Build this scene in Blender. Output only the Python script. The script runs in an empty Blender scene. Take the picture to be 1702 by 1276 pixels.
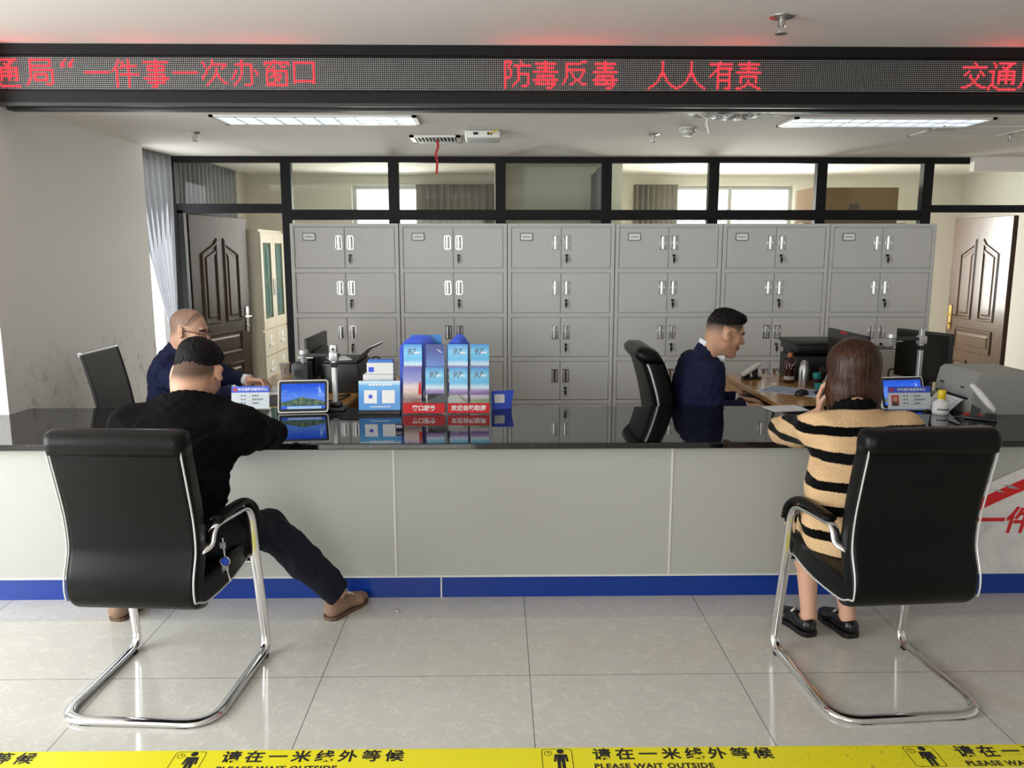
import bpy, bmesh, math, random
import numpy as np
from mathutils import Vector, Matrix, Euler
random.seed(7)
C = bpy.context.scene.collection
PI = math.pi
V = Vector

# ------------------------------------------------------------------ camera
cam_d = bpy.data.cameras.new('camera'); cam = bpy.data.objects.new('camera', cam_d); C.objects.link(cam)
cam_d.sensor_width = 36.0; cam_d.lens = 1333.3 / 1702 * 36.0
cam_d.clip_start = 0.05; cam_d.clip_end = 200
cam.location = (0, 0, 1.6145)
_p, _y = math.radians(9.36), math.radians(0.95)
fw = V((math.sin(_y)*math.cos(_p), math.cos(_y)*math.cos(_p), -math.sin(_p)))
cam.rotation_euler = fw.to_track_quat('-Z', 'Y').to_euler()
bpy.context.scene.camera = cam

# ------------------------------------------------------------------ light
world = bpy.data.worlds.new('world'); bpy.context.scene.world = world; world.use_nodes = True
wb = world.node_tree.nodes['Background']; wb.inputs[0].default_value = (0.93, 0.97, 1.0, 1); wb.inputs[1].default_value = 3.0
def area(name, loc, target, sx, sy, power, col=(1, 1, 1)):
    l = bpy.data.lights.new(name, 'AREA'); l.shape = 'RECTANGLE'; l.size = sx; l.size_y = sy
    l.energy = power; l.color = col
    o = bpy.data.objects.new(name, l); C.objects.link(o); o.location = loc
    o.rotation_euler = (V(target) - V(loc)).to_track_quat('-Z', 'Y').to_euler()
    return o
area('hall_left_daylight', (-4.42, 1.2, 1.45), (0, 1.2, 1.25), 3.4, 1.9, 190, (0.95, 0.98, 1.0))
area('hall_rear_daylight', (-1.6, -2.92, 1.45), (-1.6, 3, 1.4), 2.6, 1.9, 50, (1.0, 0.985, 0.96))
area('office_left_daylight', (-2.70, 6.38, 1.35), (0, 6.2, 1.2), 0.6, 1.7, 14, (0.95, 0.98, 1.0))
area('back_window_right_daylight', (2.62, 9.07, 1.6), (2.7, 6.8, 1.0), 1.35, 1.4, 105, (1.0, 0.98, 0.91))
area('back_window_left_daylight', (-1.24, 9.07, 1.6), (-1.3, 6.8, 1.0), 0.7, 1.4, 32, (1.0, 0.98, 0.91))
vs = bpy.context.scene.view_settings
vs.view_transform = 'Standard'; vs.look = 'None'; vs.gamma = 1; vs.use_curve_mapping = False
vs.exposure = 0.16

# ------------------------------------------------------------------ materials
def srgb(r, g, b):
    f = lambda c: (c/255/12.92) if c/255 <= 0.04045 else ((c/255+0.055)/1.055)**2.4
    return (f(r), f(g), f(b), 1.0)
class N:
    def __init__(s, name):
        s.m = bpy.data.materials.new(name); s.m.use_nodes = True
        s.t = s.m.node_tree; s.t.nodes.clear()
        s.out = s.n('ShaderNodeOutputMaterial')
    def n(s, typ, **kw):
        nd = s.t.nodes.new(typ)
        for k, v in kw.items():
            if k.startswith('i_'):
                key = k[2:]; key = int(key) if key.isdigit() else key.replace('_', ' ')
                nd.inputs[key].default_value = v
            else: setattr(nd, k, v)
        return nd
    def l(s, a, b): s.t.links.new(a, b)
    def math(s, op, a, b=None, c=None):
        nd = s.n('ShaderNodeMath', operation=op)
        for i, v in enumerate((a, b, c)):
            if v is None: continue
            if hasattr(v, 'is_linked') or hasattr(v, 'links'): s.l(v, nd.inputs[i])
            else: nd.inputs[i].default_value = v
        return nd.outputs[0]
    def mix(s, fac, a, b):
        nd = s.n('ShaderNodeMix', data_type='RGBA')
        for i, v in ((0, fac), (6, a), (7, b)):
            if hasattr(v, 'links'): s.l(v, nd.inputs[i])
            else: nd.inputs[i].default_value = v
        return nd.outputs[2]
    def ramp(s, fac, stops, interp='LINEAR'):
        nd = s.n('ShaderNodeValToRGB'); cr = nd.color_ramp; cr.interpolation = interp
        while len(cr.elements) < len(stops): cr.elements.new(0.5)
        for e, (p, c) in zip(cr.elements, stops): e.position = p; e.color = c
        s.l(fac, nd.inputs[0]); return nd.outputs[0]
    def obj(s):
        return s.n('ShaderNodeTexCoord').outputs['Object']
    def sep(s, v):
        nd = s.n('ShaderNodeSeparateXYZ'); s.l(v, nd.inputs[0]); return nd.outputs
    def noise(s, vec, scale, detail=3, rough=0.5, dist=0):
        nd = s.n('ShaderNodeTexNoise'); s.l(vec, nd.inputs['Vector'])
        nd.inputs['Scale'].default_value = scale; nd.inputs['Detail'].default_value = detail
        nd.inputs['Roughness'].default_value = rough; nd.inputs['Distortion'].default_value = dist
        return nd.outputs[0]
    def bsdf(s, col=None, rough=0.5, metal=0.0, spec=0.5, **kw):
        b = s.n('ShaderNodeBsdfPrincipled')
        if col is not None:
            if hasattr(col, 'links'): s.l(col, b.inputs['Base Color'])
            else: b.inputs['Base Color'].default_value = col
        if hasattr(rough, 'links'): s.l(rough, b.inputs['Roughness'])
        else: b.inputs['Roughness'].default_value = rough
        b.inputs['Metallic'].default_value = metal; b.inputs['Specular IOR Level'].default_value = spec
        for k, v in kw.items(): b.inputs[k.replace('_', ' ')].default_value = v
        s.l(b.outputs[0], s.out.inputs[0]); s.b = b
        return b
    def bump(s, h, strength=0.2, dist=0.01):
        nd = s.n('ShaderNodeBump'); nd.inputs['Strength'].default_value = strength; nd.inputs['Distance'].default_value = dist
        s.l(h, nd.inputs['Height']); s.l(nd.outputs[0], s.b.inputs['Normal'])
M = {}
def plain(key, col, rough=0.5, metal=0.0, spec=0.5, vary=0.06, scale=8.0, bump=0.0, bscale=60.0, **kw):
    """a material with a light procedural variation"""
    s = N(key); co = s.obj()
    f = s.noise(co, scale, 3)
    d = tuple(c*(1-vary) for c in col[:3]) + (1,); u = tuple(min(1, c*(1+vary)) for c in col[:3]) + (1,)
    s.bsdf(s.mix(f, d, u), rough, metal, spec, **kw)
    if bump: s.bump(s.noise(co, bscale, 4), bump, 0.004)
    M[key] = s.m; return s.m
plain('wall_paint', srgb(220, 217, 212), 0.75, bump=0.08, bscale=40, vary=0.02, scale=1.5)
plain('ceiling_paint', srgb(230, 224, 218), 0.85, bump=0.06, bscale=30, vary=0.015, scale=1)
plain('back_wall_paint', srgb(230, 225, 214), 0.8, vary=0.02)
plain('frame_black', srgb(17, 18, 21), 0.5, vary=0.1, spec=0.25)
plain('cabinet_grey', srgb(202, 201, 199), 0.42, vary=0.02, scale=2)
plain('cabinet_cream', srgb(208, 200, 182), 0.45, vary=0.02)
plain('gap_dark', srgb(46, 46, 46), 0.8)
plain('chrome', (0.78, 0.78, 0.80, 1), 0.12, 1.0, vary=0.03)
plain('steel', (0.55, 0.55, 0.54, 1), 0.3, 1.0, vary=0.08)
plain('satin_metal', srgb(190, 190, 192), 0.35, 0.6, vary=0.03)
plain('leather', srgb(10, 11, 11), 0.36, spec=0.18, bump=0.06, bscale=320, vary=0.15, scale=5)
plain('piping', srgb(205, 205, 205), 0.3, 0.3)
plain('rubber', srgb(18, 18, 18), 0.7)
plain('plastic_black', srgb(24, 25, 27), 0.38, vary=0.12)
plain('screen_off', srgb(48, 47, 44), 0.12, vary=0.1)
plain('plastic_dark', srgb(44, 45, 46), 0.5, vary=0.1)
plain('plastic_grey', srgb(150, 150, 146), 0.5, vary=0.03)
plain('plastic_pale', srgb(190, 188, 180), 0.5, vary=0.03)
plain('plastic_white', srgb(226, 226, 224), 0.35, vary=0.02)
plain('paper', srgb(232, 232, 234), 0.8, vary=0.02)
plain('paper_blue', srgb(176, 190, 214), 0.8, vary=0.15, scale=30)
plain('kick_blue', srgb(6, 52, 142), 0.3, vary=0.04)
plain('panel_grey', srgb(176, 177, 171), 0.38, vary=0.02, scale=2)
plain('seam_white', srgb(214, 214, 210), 0.4)
plain('brass', srgb(190, 160, 100), 0.3, 1.0)
plain('blue_plastic', srgb(46, 84, 216), 0.4, vary=0.06)
plain('blue_print', srgb(70, 130, 220), 0.5, vary=0.1)
plain('red_print', srgb(206, 26, 34), 0.45, vary=0.04)
plain('red_plastic', srgb(200, 20, 40), 0.35)
plain('red_cloth', srgb(178, 44, 44), 0.7)
plain('yellow_plastic', srgb(232, 208, 40), 0.4)
plain('teal_plastic', srgb(30, 150, 150), 0.4)
plain('orange_plastic', srgb(214, 130, 70), 0.4)
plain('ink_dark', srgb(26, 26, 26), 0.6)
plain('ink_grey', srgb(110, 112, 130), 0.7)
plain('ink_white', srgb(240, 240, 240), 0.6)
plain('cardboard', srgb(150, 118, 84), 0.8, vary=0.05)
plain('cardboard_print', srgb(92, 82, 70), 0.8)
plain('foil', (0.75, 0.75, 0.74, 1), 0.25, 0.9, bump=0.6, bscale=200)
plain('navy_wool', srgb(23, 29, 58), 0.85, vary=0.12, scale=60, bump=0.25, bscale=500, spec=0.2)
plain('black_knit', srgb(11, 11, 13), 0.9, vary=0.15, scale=40, bump=0.3, bscale=500, spec=0.1)
plain('trouser_navy', srgb(22, 26, 37), 0.8, vary=0.15, scale=40, bump=0.25, bscale=400, spec=0.2)
plain('shirt_white', srgb(232, 234, 240), 0.7, vary=0.02)
plain('suede', srgb(140, 112, 92), 0.85, vary=0.12, scale=30, bump=0.3, bscale=200)
plain('sole_brown', srgb(96, 72, 56), 0.7)
plain('shoe_black', srgb(18, 18, 20), 0.28, vary=0.1)
plain('lips', srgb(160, 92, 84), 0.5)
plain('brow', srgb(30, 26, 24), 0.8)
plain('eye_white', srgb(225, 222, 216), 0.3)
plain('hair_black', srgb(14, 12, 12), 0.6, vary=0.5, scale=90, spec=0.2, bump=0.5, bscale=260)
plain('stubble', srgb(134, 108, 90), 0.75, vary=0.12, scale=180, bump=0.3, bscale=500)
plain('stubble_grey', srgb(150, 128, 112), 0.75, vary=0.15, scale=220, bump=0.2, bscale=500)
plain('stubble_dark', srgb(112, 88, 74), 0.75, vary=0.15, scale=180, bump=0.3, bscale=500)
plain('glasses_rim', srgb(70, 28, 30), 0.3)
plain('tea', srgb(66, 26, 22), 0.15, vary=0.1)
plain('grille_white', srgb(222, 222, 218), 0.4)
plain('curtain_grey', srgb(182, 182, 186), 0.75, vary=0.05, bump=0.15, bscale=300)
plain('curtain_taupe', srgb(176, 170, 162), 0.8, vary=0.05, bump=0.15, bscale=300)
plain('mesh_fabric', srgb(58, 58, 58), 0.7, vary=0.2, scale=300)
plain('stone_grey', srgb(150, 150, 150), 0.7)

def skin(key, col, hair):
    s = N(key); co = s.obj(); f = s.noise(co, 14, 4)
    c = s.mix(f, tuple(x*0.9 for x in col[:3])+(1,), tuple(min(1, x*1.08) for x in col[:3])+(1,))
    at = s.n('ShaderNodeAttribute', attribute_name='cropped'); g = s.math('MULTIPLY_ADD', s.math('SUBTRACT', s.noise(co, 420, 3, 0.7), 0.5), 0.8, 0.0)
    fd = s.math('MULTIPLY', at.outputs['Fac'], s.math('ADD', g, 1.0))
    c = s.mix(fd, c, hair)
    s.bsdf(c, 0.5, spec=0.35, Subsurface_Weight=0.08, Subsurface_Scale=0.01)
    s.bump(s.noise(co, 260, 3), 0.12, 0.002); M[key] = s.m
skin('skin_tan', srgb(204, 158, 132), srgb(46, 38, 34)); skin('skin_light', srgb(214, 168, 142), srgb(40, 28, 22)); skin('skin_brown', srgb(196, 150, 122), srgb(38, 30, 26)); skin('skin_fair', srgb(204, 160, 136), srgb(84, 74, 68))

# wood door: dark brown with fine vertical grain
def wood(key, c1, c2, rough, sc=(14, 14, 1.2), coat=0.0):
    s = N(key); mp = s.n('ShaderNodeMapping'); s.l(s.obj(), mp.inputs[0]); mp.inputs['Scale'].default_value = sc
    f = s.noise(mp.outputs[0], 3.0, 6, 0.6, 0.6)
    s.bsdf(s.ramp(f, [(0.3, c1), (0.7, c2)]), rough, spec=0.25 if key == 'door_brown' else 0.5, Coat_Weight=coat, Coat_Roughness=0.12)
    s.bump(f, 0.1, 0.002); M[key] = s.m
wood('door_brown', srgb(44, 30, 23), srgb(70, 49, 36), 0.4)
wood('door_bronze', srgb(60, 40, 29), srgb(92, 66, 44), 0.3, coat=0.3)
wood('desk_oak', srgb(176, 122, 62), srgb(206, 156, 92), 0.22, (2, 16, 16), 0.4)
wood('desk_dark', srgb(92, 54, 26), srgb(124, 78, 40), 0.4)

# floor tiles 0.8 m, thin grout, pale crackle veins
s = N('floor_tile'); co = s.obj(); X, Y, Z = s.sep(co)
def tile_line(c, o):
    a = s.math('FRACT', s.math('DIVIDE', s.math('SUBTRACT', c, o - 80), 0.8))
    return s.math('LESS_THAN', s.math('ABSOLUTE', s.math('SUBTRACT', a, 0.5)), 0.4982)
g = s.math('MULTIPLY', tile_line(X, -1.4836 - 0.4 + 0.4), tile_line(Y, 2.8742))
vo = s.n('ShaderNodeTexVoronoi', feature='DISTANCE_TO_EDGE'); vo.inputs['Scale'].default_value = 26
wn = s.n('ShaderNodeTexNoise'); s.l(co, wn.inputs['Vector']); wn.inputs['Scale'].default_value = 9; wn.inputs['Detail'].default_value = 5
va = s.n('ShaderNodeVectorMath', operation='MULTIPLY_ADD'); s.l(wn.outputs['Color'], va.inputs[0]); va.inputs[1].default_value = (0.16, 0.16, 0); s.l(co, va.inputs[2])
s.l(va.outputs[0], vo.inputs['Vector'])
vein = s.ramp(vo.outputs['Distance'], [(0.0, (1, 1, 1, 1)), (0.09, (0, 0, 0, 1))])
vein = s.math('MULTIPLY', vein, s.math('GREATER_THAN', s.noise(co, 16, 2), 0.5))
base = s.mix(s.noise(co, 5, 4), srgb(190, 187, 180), srgb(201, 199, 193))
base = s.mix(s.math('MULTIPLY', vein, 0.32), base, srgb(232, 229, 220))
base = s.mix(g, srgb(92, 88, 82), base)
s.bsdf(base, 0.09, spec=0.55); M['floor_tile'] = s.m

# polished black granite with flecks
s = N('granite'); co = s.obj()
fl = s.n('ShaderNodeTexVoronoi'); fl.inputs['Scale'].default_value = 130; s.l(co, fl.inputs['Vector'])
fm = s.math('MULTIPLY', s.math('LESS_THAN', fl.outputs['Distance'], 0.17), s.math('GREATER_THAN', s.noise(co, 40, 2), 0.6))
s.bsdf(s.mix(fm, srgb(17, 17, 19), srgb(150, 148, 140)), 0.035, spec=0.75); M['granite'] = s.m

# clear glass / acrylic: thin sheet, mirror by Fresnel
def glass(key, tint, ior=1.45, rough=0.0):
    s = N(key); fr = s.n('ShaderNodeFresnel'); fr.inputs[0].default_value = ior
    a = s.n('ShaderNodeBsdfTransparent'); a.inputs[0].default_value = tint
    b = s.n('ShaderNodeBsdfGlossy'); b.inputs['Roughness'].default_value = rough
    mx = s.n('ShaderNodeMixShader'); ge = s.n('ShaderNodeNewGeometry'); s.l(s.math('MULTIPLY', fr.outputs[0], s.math('SUBTRACT', 1.0, ge.outputs['Backfacing'])), mx.inputs[0]); s.l(a.outputs[0], mx.inputs[1]); s.l(b.outputs[0], mx.inputs[2])
    s.l(mx.outputs[0], s.out.inputs[0]); M[key] = s.m
glass('glass_pane', (0.93, 0.95, 0.92, 1)); glass('acrylic', (0.95, 0.97, 0.98, 1)); glass('cabinet_glass', (0.62, 0.72, 0.70, 1))

def emit(key, col, strength):
    s = N(key); co = s.obj(); e = s.n('ShaderNodeEmission'); f = s.noise(co, 3, 1)
    s.l(s.mix(f, tuple(c*0.96 for c in col[:3])+(1,), col), e.inputs[0]); e.inputs[1].default_value = strength
    s.l(e.outputs[0], s.out.inputs[0]); M[key] = s.m
emit('led_red', (1.0, 0.012, 0.018, 1), 9.0)
emit('tube_light', (0.74, 0.88, 1.0, 1), 1.5)

# unlit LED matrix: pale bulbs on black, 10 mm pitch
s = N('led_matrix'); X, Y, Z = s.sep(s.obj())
dx = s.math('SUBTRACT', s.math('FRACT', s.math('DIVIDE', X, 0.01)), 0.5); dz = s.math('SUBTRACT', s.math('FRACT', s.math('DIVIDE', Z, 0.01)), 0.5)
d2 = s.math('ADD', s.math('MULTIPLY', dx, dx), s.math('MULTIPLY', dz, dz))
s.bsdf(s.mix(s.math('LESS_THAN', d2, 0.034), srgb(16, 16, 18), srgb(250, 248, 244)), 0.5); M['led_matrix'] = s.m

# tablet picture: sky, hazy island, water bar at the bottom (a lit screen)
s = N('screen_picture'); co = s.obj(); X, Y, Z = s.sep(co)
hill = s.math('ADD', s.math('MULTIPLY', s.noise(co, 22, 4), 0.03), s.math('MULTIPLY', s.math('ABSOLUTE', X), -0.2))
isl = s.math('LESS_THAN', Z, s.math('ADD', hill, -0.022)); isl = s.math('MULTIPLY', isl, s.math('GREATER_THAN', Z, -0.052))
sky = s.ramp(s.math('ADD', s.math('MULTIPLY', Z, 6), 0.5), [(0.0, srgb(46, 84, 205)), (0.45, srgb(96, 140, 232)), (0.72, srgb(56, 104, 224)), (1.0, srgb(34, 70, 205))])
cl = s.ramp(s.noise(co, 18, 5, 0.6, 1.0), [(0.56, (0, 0, 0, 1)), (0.75, (1, 1, 1, 1))])
sky = s.mix(s.math('MULTIPLY', cl, s.math('GREATER_THAN', Z, 0.0)), sky, srgb(170, 200, 244))
land = s.ramp(s.noise(co, 50, 4), [(0.35, srgb(58, 84, 92)), (0.65, srgb(112, 132, 96))])
e = s.n('ShaderNodeEmission'); s.l(s.mix(isl, sky, land), e.inputs[0]); e.inputs[1].default_value = 0.95
s.l(e.outputs[0], s.out.inputs[0]); M['screen_picture'] = s.m
emit('screen_bar', srgb(168, 200, 240), 0.9)

# printed leaflets: blue sky, cloud, violet town, garden
def leaflet_mat(key, stops, nz=0.06):
    s = N(key); co = s.obj(); X, Y, Z = s.sep(co)
    f = s.math('ADD', s.math('DIVIDE', Z, 0.21), s.math('MULTIPLY', s.math('SUBTRACT', s.noise(co, 60, 4, 0.7), 0.5), nz*2))
    s.bsdf(s.ramp(f, stops), 0.3); M[key] = s.m
leaflet_mat('leaflet_sky', [(0.0, srgb(238, 236, 224)), (0.12, srgb(120, 140, 80)), (0.24, srgb(206, 190, 206)), (0.30, srgb(110, 84, 146)), (0.40, srgb(172, 150, 204)), (0.46, srgb(214, 236, 248)), (0.58, srgb(92, 184, 232)), (0.8, srgb(120, 200, 238)), (1.0, srgb(24, 126, 206))])
leaflet_mat('leaflet_dark', [(0.0, srgb(206, 222, 240)), (0.2, srgb(150, 178, 222)), (0.5, srgb(84, 120, 196)), (0.8, srgb(38, 62, 150)), (1.0, srgb(28, 46, 120))], 0.03)
leaflet_mat('leaflet_dusk', [(0.0, srgb(190, 60, 56)), (0.16, srgb(120, 80, 74)), (0.34, srgb(214, 186, 176)), (0.5, srgb(226, 206, 206)), (0.62, srgb(150, 150, 206)), (1.0, srgb(62, 74, 176))], 0.12)
leaflet_mat('card_sky', [(0.0, srgb(60, 140, 214)), (0.25, srgb(90, 170, 226)), (0.34, srgb(206, 230, 244)), (0.6, srgb(130, 200, 236)), (1.0, srgb(70, 164, 216))], 0.05)

# yellow floor tape with scuffs
s = N('tape_yellow'); co = s.obj()
X, Y, Z = s.sep(co)
sc = s.ramp(s.noise(co, 34, 6, 0.75, 1.5), [(0.58, (0, 0, 0, 1)), (0.64, (1, 1, 1, 1))])
sc = s.math('MULTIPLY', sc, s.ramp(s.math('ADD', s.math('MULTIPLY', X, 0.5), -0.15), [(0.0, (0, 0, 0, 1)), (0.55, (0.9, 0.9, 0.9, 1))]))
s.bsdf(s.mix(sc, srgb(228, 218, 30), srgb(140, 128, 48)), 0.4); M['tape_yellow'] = s.m

# striped fluffy knit
s = N('striped_knit'); co = s.obj(); X, Y, Z = s.sep(co)
w = s.math('ADD', Z, s.math('MULTIPLY', s.math('SUBTRACT', s.noise(co, 5, 2), 0.5), 0.03))
w = s.math('ADD', w, s.math('MULTIPLY', s.math('SUBTRACT', s.noise(co, 220, 3), 0.5), 0.012))
fz = s.math('FRACT', s.math('DIVIDE', w, 0.092))
st = s.ramp(fz, [(0.0, (0, 0, 0, 1)), (0.36, (0, 0, 0, 1)), (0.38, (1, 1, 1, 1)), (0.98, (1, 1, 1, 1)), (1.0, (0, 0, 0, 1))])
tan = s.mix(s.noise(co, 120, 4), srgb(196, 158, 116), srgb(228, 196, 154))
s.bsdf(s.mix(st, srgb(9, 8, 9), tan), 0.95, spec=0.05, Sheen_Weight=0.06)
s.bump(s.noise(co, 620, 3), 0.5, 0.003); M['striped_knit'] = s.m

# long brown hair: strands along z
s = N('hair_brown'); mp = s.n('ShaderNodeMapping'); s.l(s.obj(), mp.inputs[0]); mp.inputs['Scale'].default_value = (150, 150, 5)
f = s.noise(mp.outputs[0], 1.0, 4, 0.6)
s.bsdf(s.ramp(f, [(0.3, srgb(28, 15, 10)), (0.55, srgb(58, 33, 21)), (0.78, srgb(104, 66, 40))]), 0.4, spec=0.28)
s.bump(f, 0.5, 0.003); M['hair_brown'] = s.m

# poster board: pale marbled print
s = N('poster_print'); co = s.obj()
s.bsdf(s.ramp(s.noise(co, 6, 6, 0.65, 0.8), [(0.3, srgb(196, 194, 200)), (0.55, srgb(226, 224, 222)), (0.7, srgb(206, 204, 200))]), 0.4); M['poster_print'] = s.m

# left wall paint with scuffed patches low down
s = N('wall_scuffed'); co = s.obj(); X, Y, Z = s.sep(co)
sc = s.ramp(s.noise(co, 9, 7, 0.7, 0.6), [(0.55, (0, 0, 0, 1)), (0.68, (1, 1, 1, 1))])
sc = s.math('MULTIPLY', sc, s.ramp(s.math('SUBTRACT', 1.25, Z), [(0.12, (0, 0, 0, 1)), (0.3, (0.7, 0.7, 0.7, 1))]))
s.bsdf(s.mix(sc, srgb(232, 229, 225), srgb(168, 161, 146)), 0.75); M['wall_scuffed'] = s.m

# ------------------------------------------------------------------ builders
def tag(o, label=None, cat=None, group=None, kind=None):
    if label: o['label'] = label
    if cat: o['category'] = cat
    if group: o['group'] = group
    if kind: o['kind'] = kind
    return o
def thing(name, label, cat, loc=(0, 0, 0), rz=0.0, group=None):
    o = bpy.data.objects.new(name, None); C.objects.link(o); o.location = loc; o.rotation_euler = (0, 0, rz)
    o.empty_display_size = 0.05
    return tag(o, label, cat, group)
def obj(name, bm, mat, parent=None, smooth=False, label=None):
    me = bpy.data.meshes.new(name); 
    bmesh.ops.recalc_face_normals(bm, faces=bm.faces) if smooth is not None else None
    bm.to_mesh(me); bm.free()
    for m in (mat if isinstance(mat, (list, tuple)) else [mat]): me.materials.append(M[m])
    if smooth:
        me.polygons.foreach_set('use_smooth', [True]*len(me.polygons))
        if smooth != 'all': me.set_sharp_from_angle(angle=math.radians(40))
    o = bpy.data.objects.new(name, me); C.objects.link(o)
    if parent: o.parent = parent
    if label: o['label'] = label
    return o
def struct(name, bm, mat, parent=None, smooth=False):
    o = obj(name, bm, mat, parent, smooth)
    if not parent: o['kind'] = 'structure'
    return o
def BM(): return bmesh.new()
def box(bm, x0, x1, y0, y1, z0, z1, bev=0.0, seg=2, mat=0, m4=None):
    r = bmesh.ops.create_cube(bm, size=1.0); vs_ = r['verts']
    bmesh.ops.scale(bm, vec=(x1-x0, y1-y0, z1-z0), verts=vs_)
    bmesh.ops.translate(bm, vec=((x0+x1)/2, (y0+y1)/2, (z0+z1)/2), verts=vs_)
    fs = list({f for v in vs_ for f in v.link_faces})
    if bev:
        es = list({e for v in vs_ for e in v.link_edges})
        rr = bmesh.ops.bevel(bm, geom=es, offset=bev, segments=seg, profile=0.5, affect='EDGES')
        fs = list(set(rr['faces']) | {f for f in fs if f.is_valid}); vs_ = list({v for f in fs for v in f.verts})
    for f in fs: f.material_index = mat
    if m4 is not None: bmesh.ops.transform(bm, matrix=m4, verts=vs_)
    return vs_
def bx(*a, **k):
    bm = BM(); box(bm, *a, **k); return bm
def cyl(bm, p0, p1, r0, r1=None, n=20, mat=0, cap=True):
    r1 = r0 if r1 is None else r1
    p0, p1 = V(p0), V(p1); d = p1-p0
    r = bmesh.ops.create_cone(bm, cap_ends=cap, segments=n, radius1=r0, radius2=r1, depth=d.length)
    m = Matrix.Translation((p0+p1)/2) @ d.to_track_quat('Z', 'Y').to_matrix().to_4x4()
    bmesh.ops.transform(bm, matrix=m, verts=r['verts'])
    for f in {f for v in r['verts'] for f in v.link_faces}: f.material_index = mat
    return r['verts']
def lathe(bm, prof, n=28, c=(0, 0, 0), mat=0):
    """prof: (radius, z) from bottom to top"""
    rings = []
    for r, z in prof:
        if r < 1e-6: rings.append([bm.verts.new((c[0], c[1], c[2]+z))])
        else: rings.append([bm.verts.new((c[0]+r*math.cos(2*PI*i/n), c[1]+r*math.sin(2*PI*i/n), c[2]+z)) for i in range(n)])
    for a, b in zip(rings, rings[1:]):
        for i in range(n):
            j = (i+1) % n
            q = [a[i % len(a)], a[j % len(a)], b[j % len(b)], b[i % len(b)]]
            u = []
            for v in q:
                if v not in u: u.append(v)
            if len(u) >= 3: bm.faces.new(u).material_index = mat
    return bm
def ellprof(w, h, n=14):
    return [(w/2*math.cos(2*PI*i/n), h/2*math.sin(2*PI*i/n)) for i in range(n)]
def sweep(bm, pts, prof, side, closed=False, mat=0, cap=True):
    """sweep a profile (side, other) along pts; side: starting direction of the profile's first axis"""
    pts = [V(p) for p in pts]; k = len(pts); sd = V(side).normalized(); rings = []
    for i, p in enumerate(pts):
        a = pts[i-1] if (i or closed) else pts[i]; b = pts[(i+1) % k] if (i < k-1 or closed) else pts[i]
        t = (b-a).normalized(); sd = (sd - t*sd.dot(t)).normalized(); up = t.cross(sd)
        rings.append([bm.verts.new(p + sd*u + up*v) for u, v in prof])
    m = len(prof)
    for i in range(k if closed else k-1):
        a, b = rings[i], rings[(i+1) % k]
        for j in range(m): bm.faces.new((a[j], a[(j+1) % m], b[(j+1) % m], b[j])).material_index = mat
    if cap and not closed:
        bm.faces.new(rings[0][::-1]).material_index = mat; bm.faces.new(rings[-1]).material_index = mat
    return bm
def rounded(pts, r, n=6):
    """polyline with its corners rounded"""
    pts = [V(p) for p in pts]; out = [pts[0]]
    rs = r if isinstance(r, (list, tuple)) else [r]*len(pts)
    for i in range(1, len(pts)-1):
        a, b, c = pts[i-1], pts[i], pts[i+1]
        u, w = (a-b), (c-b); q = min(rs[i], u.length*0.49, w.length*0.49)
        s0, s1 = b+u.normalized()*q, b+w.normalized()*q
        for j in range(n+1):
            t = j/n; out.append(s0*(1-t)**2 + b*2*t*(1-t) + s1*t*t)
    out.append(pts[-1]); return out
def smoothpath(pts, n=8):
    """Catmull-Rom through pts"""
    pts = [V(p) for p in pts]; P = [pts[0]*2-pts[1]] + pts + [pts[-1]*2-pts[-2]]; out = []
    for i in range(1, len(P)-2):
        for j in range(n):
            t = j/n; a, b, c, d = P[i-1:i+3]
            out.append(0.5*((2*b) + (c-a)*t + (2*a-5*b+4*c-d)*t*t + (3*b-a-3*c+d)*t**3))
    out.append(pts[-1]); return out
def tube(bm, pts, r, n=10, mat=0, side=(0.31, 0.2, 0.9)):
    return sweep(bm, pts, ellprof(2*r, 2*r, n), side, mat=mat)
def prism(bm, poly, z0, z1, m4=None, mat=0):
    a = [bm.verts.new((x, y, z0)) for x, y in poly]; b = [bm.verts.new((x, y, z1)) for x, y in poly]; n = len(poly)
    fs = [bm.faces.new(a[::-1]), bm.faces.new(b)] + [bm.faces.new((a[i], a[(i+1) % n], b[(i+1) % n], b[i])) for i in range(n)]
    for f in fs: f.material_index = mat
    if m4 is not None: bmesh.ops.transform(bm, matrix=m4, verts=a+b)
    return bm
def rrect(x0, x1, y0, y1, r, n=5):
    out = []
    for cx, cy, a in ((x1-r, y1-r, 0), (x0+r, y1-r, 90), (x0+r, y0+r, 180), (x1-r, y0+r, 270)):
        for i in range(n+1):
            t = math.radians(a + 90*i/n); out.append((cx+r*math.cos(t), cy+r*math.sin(t)))
    return out
RX90 = Matrix.Rotation(PI/2, 4, 'X')      # local xy -> xz (facing -y)
def text_bm(txt, size, depth=0.0015, bold=0.0, align='CENTER', shear=0.0, space=1.0, bm=None, m4=None):
    cu = bpy.data.curves.new('lettering', 'FONT'); cu.body = txt; cu.size = size; cu.extrude = depth/2
    cu.offset = bold; cu.align_x = align; cu.align_y = 'CENTER'; cu.shear = shear; cu.space_character = space; cu.resolution_u = 3
    o = bpy.data.objects.new('lettering', cu); C.objects.link(o)
    dg = bpy.context.evaluated_depsgraph_get(); me = bpy.data.meshes.new_from_object(o.evaluated_get(dg))
    bm = bm or BM(); n0 = len(bm.verts); bm.from_mesh(me)
    bm.verts.ensure_lookup_table()
    if m4 is not None: bmesh.ops.transform(bm, matrix=m4, verts=bm.verts[n0:])
    bpy.data.objects.remove(o); bpy.data.curves.remove(cu); bpy.data.meshes.remove(me)
    return bm
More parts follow.
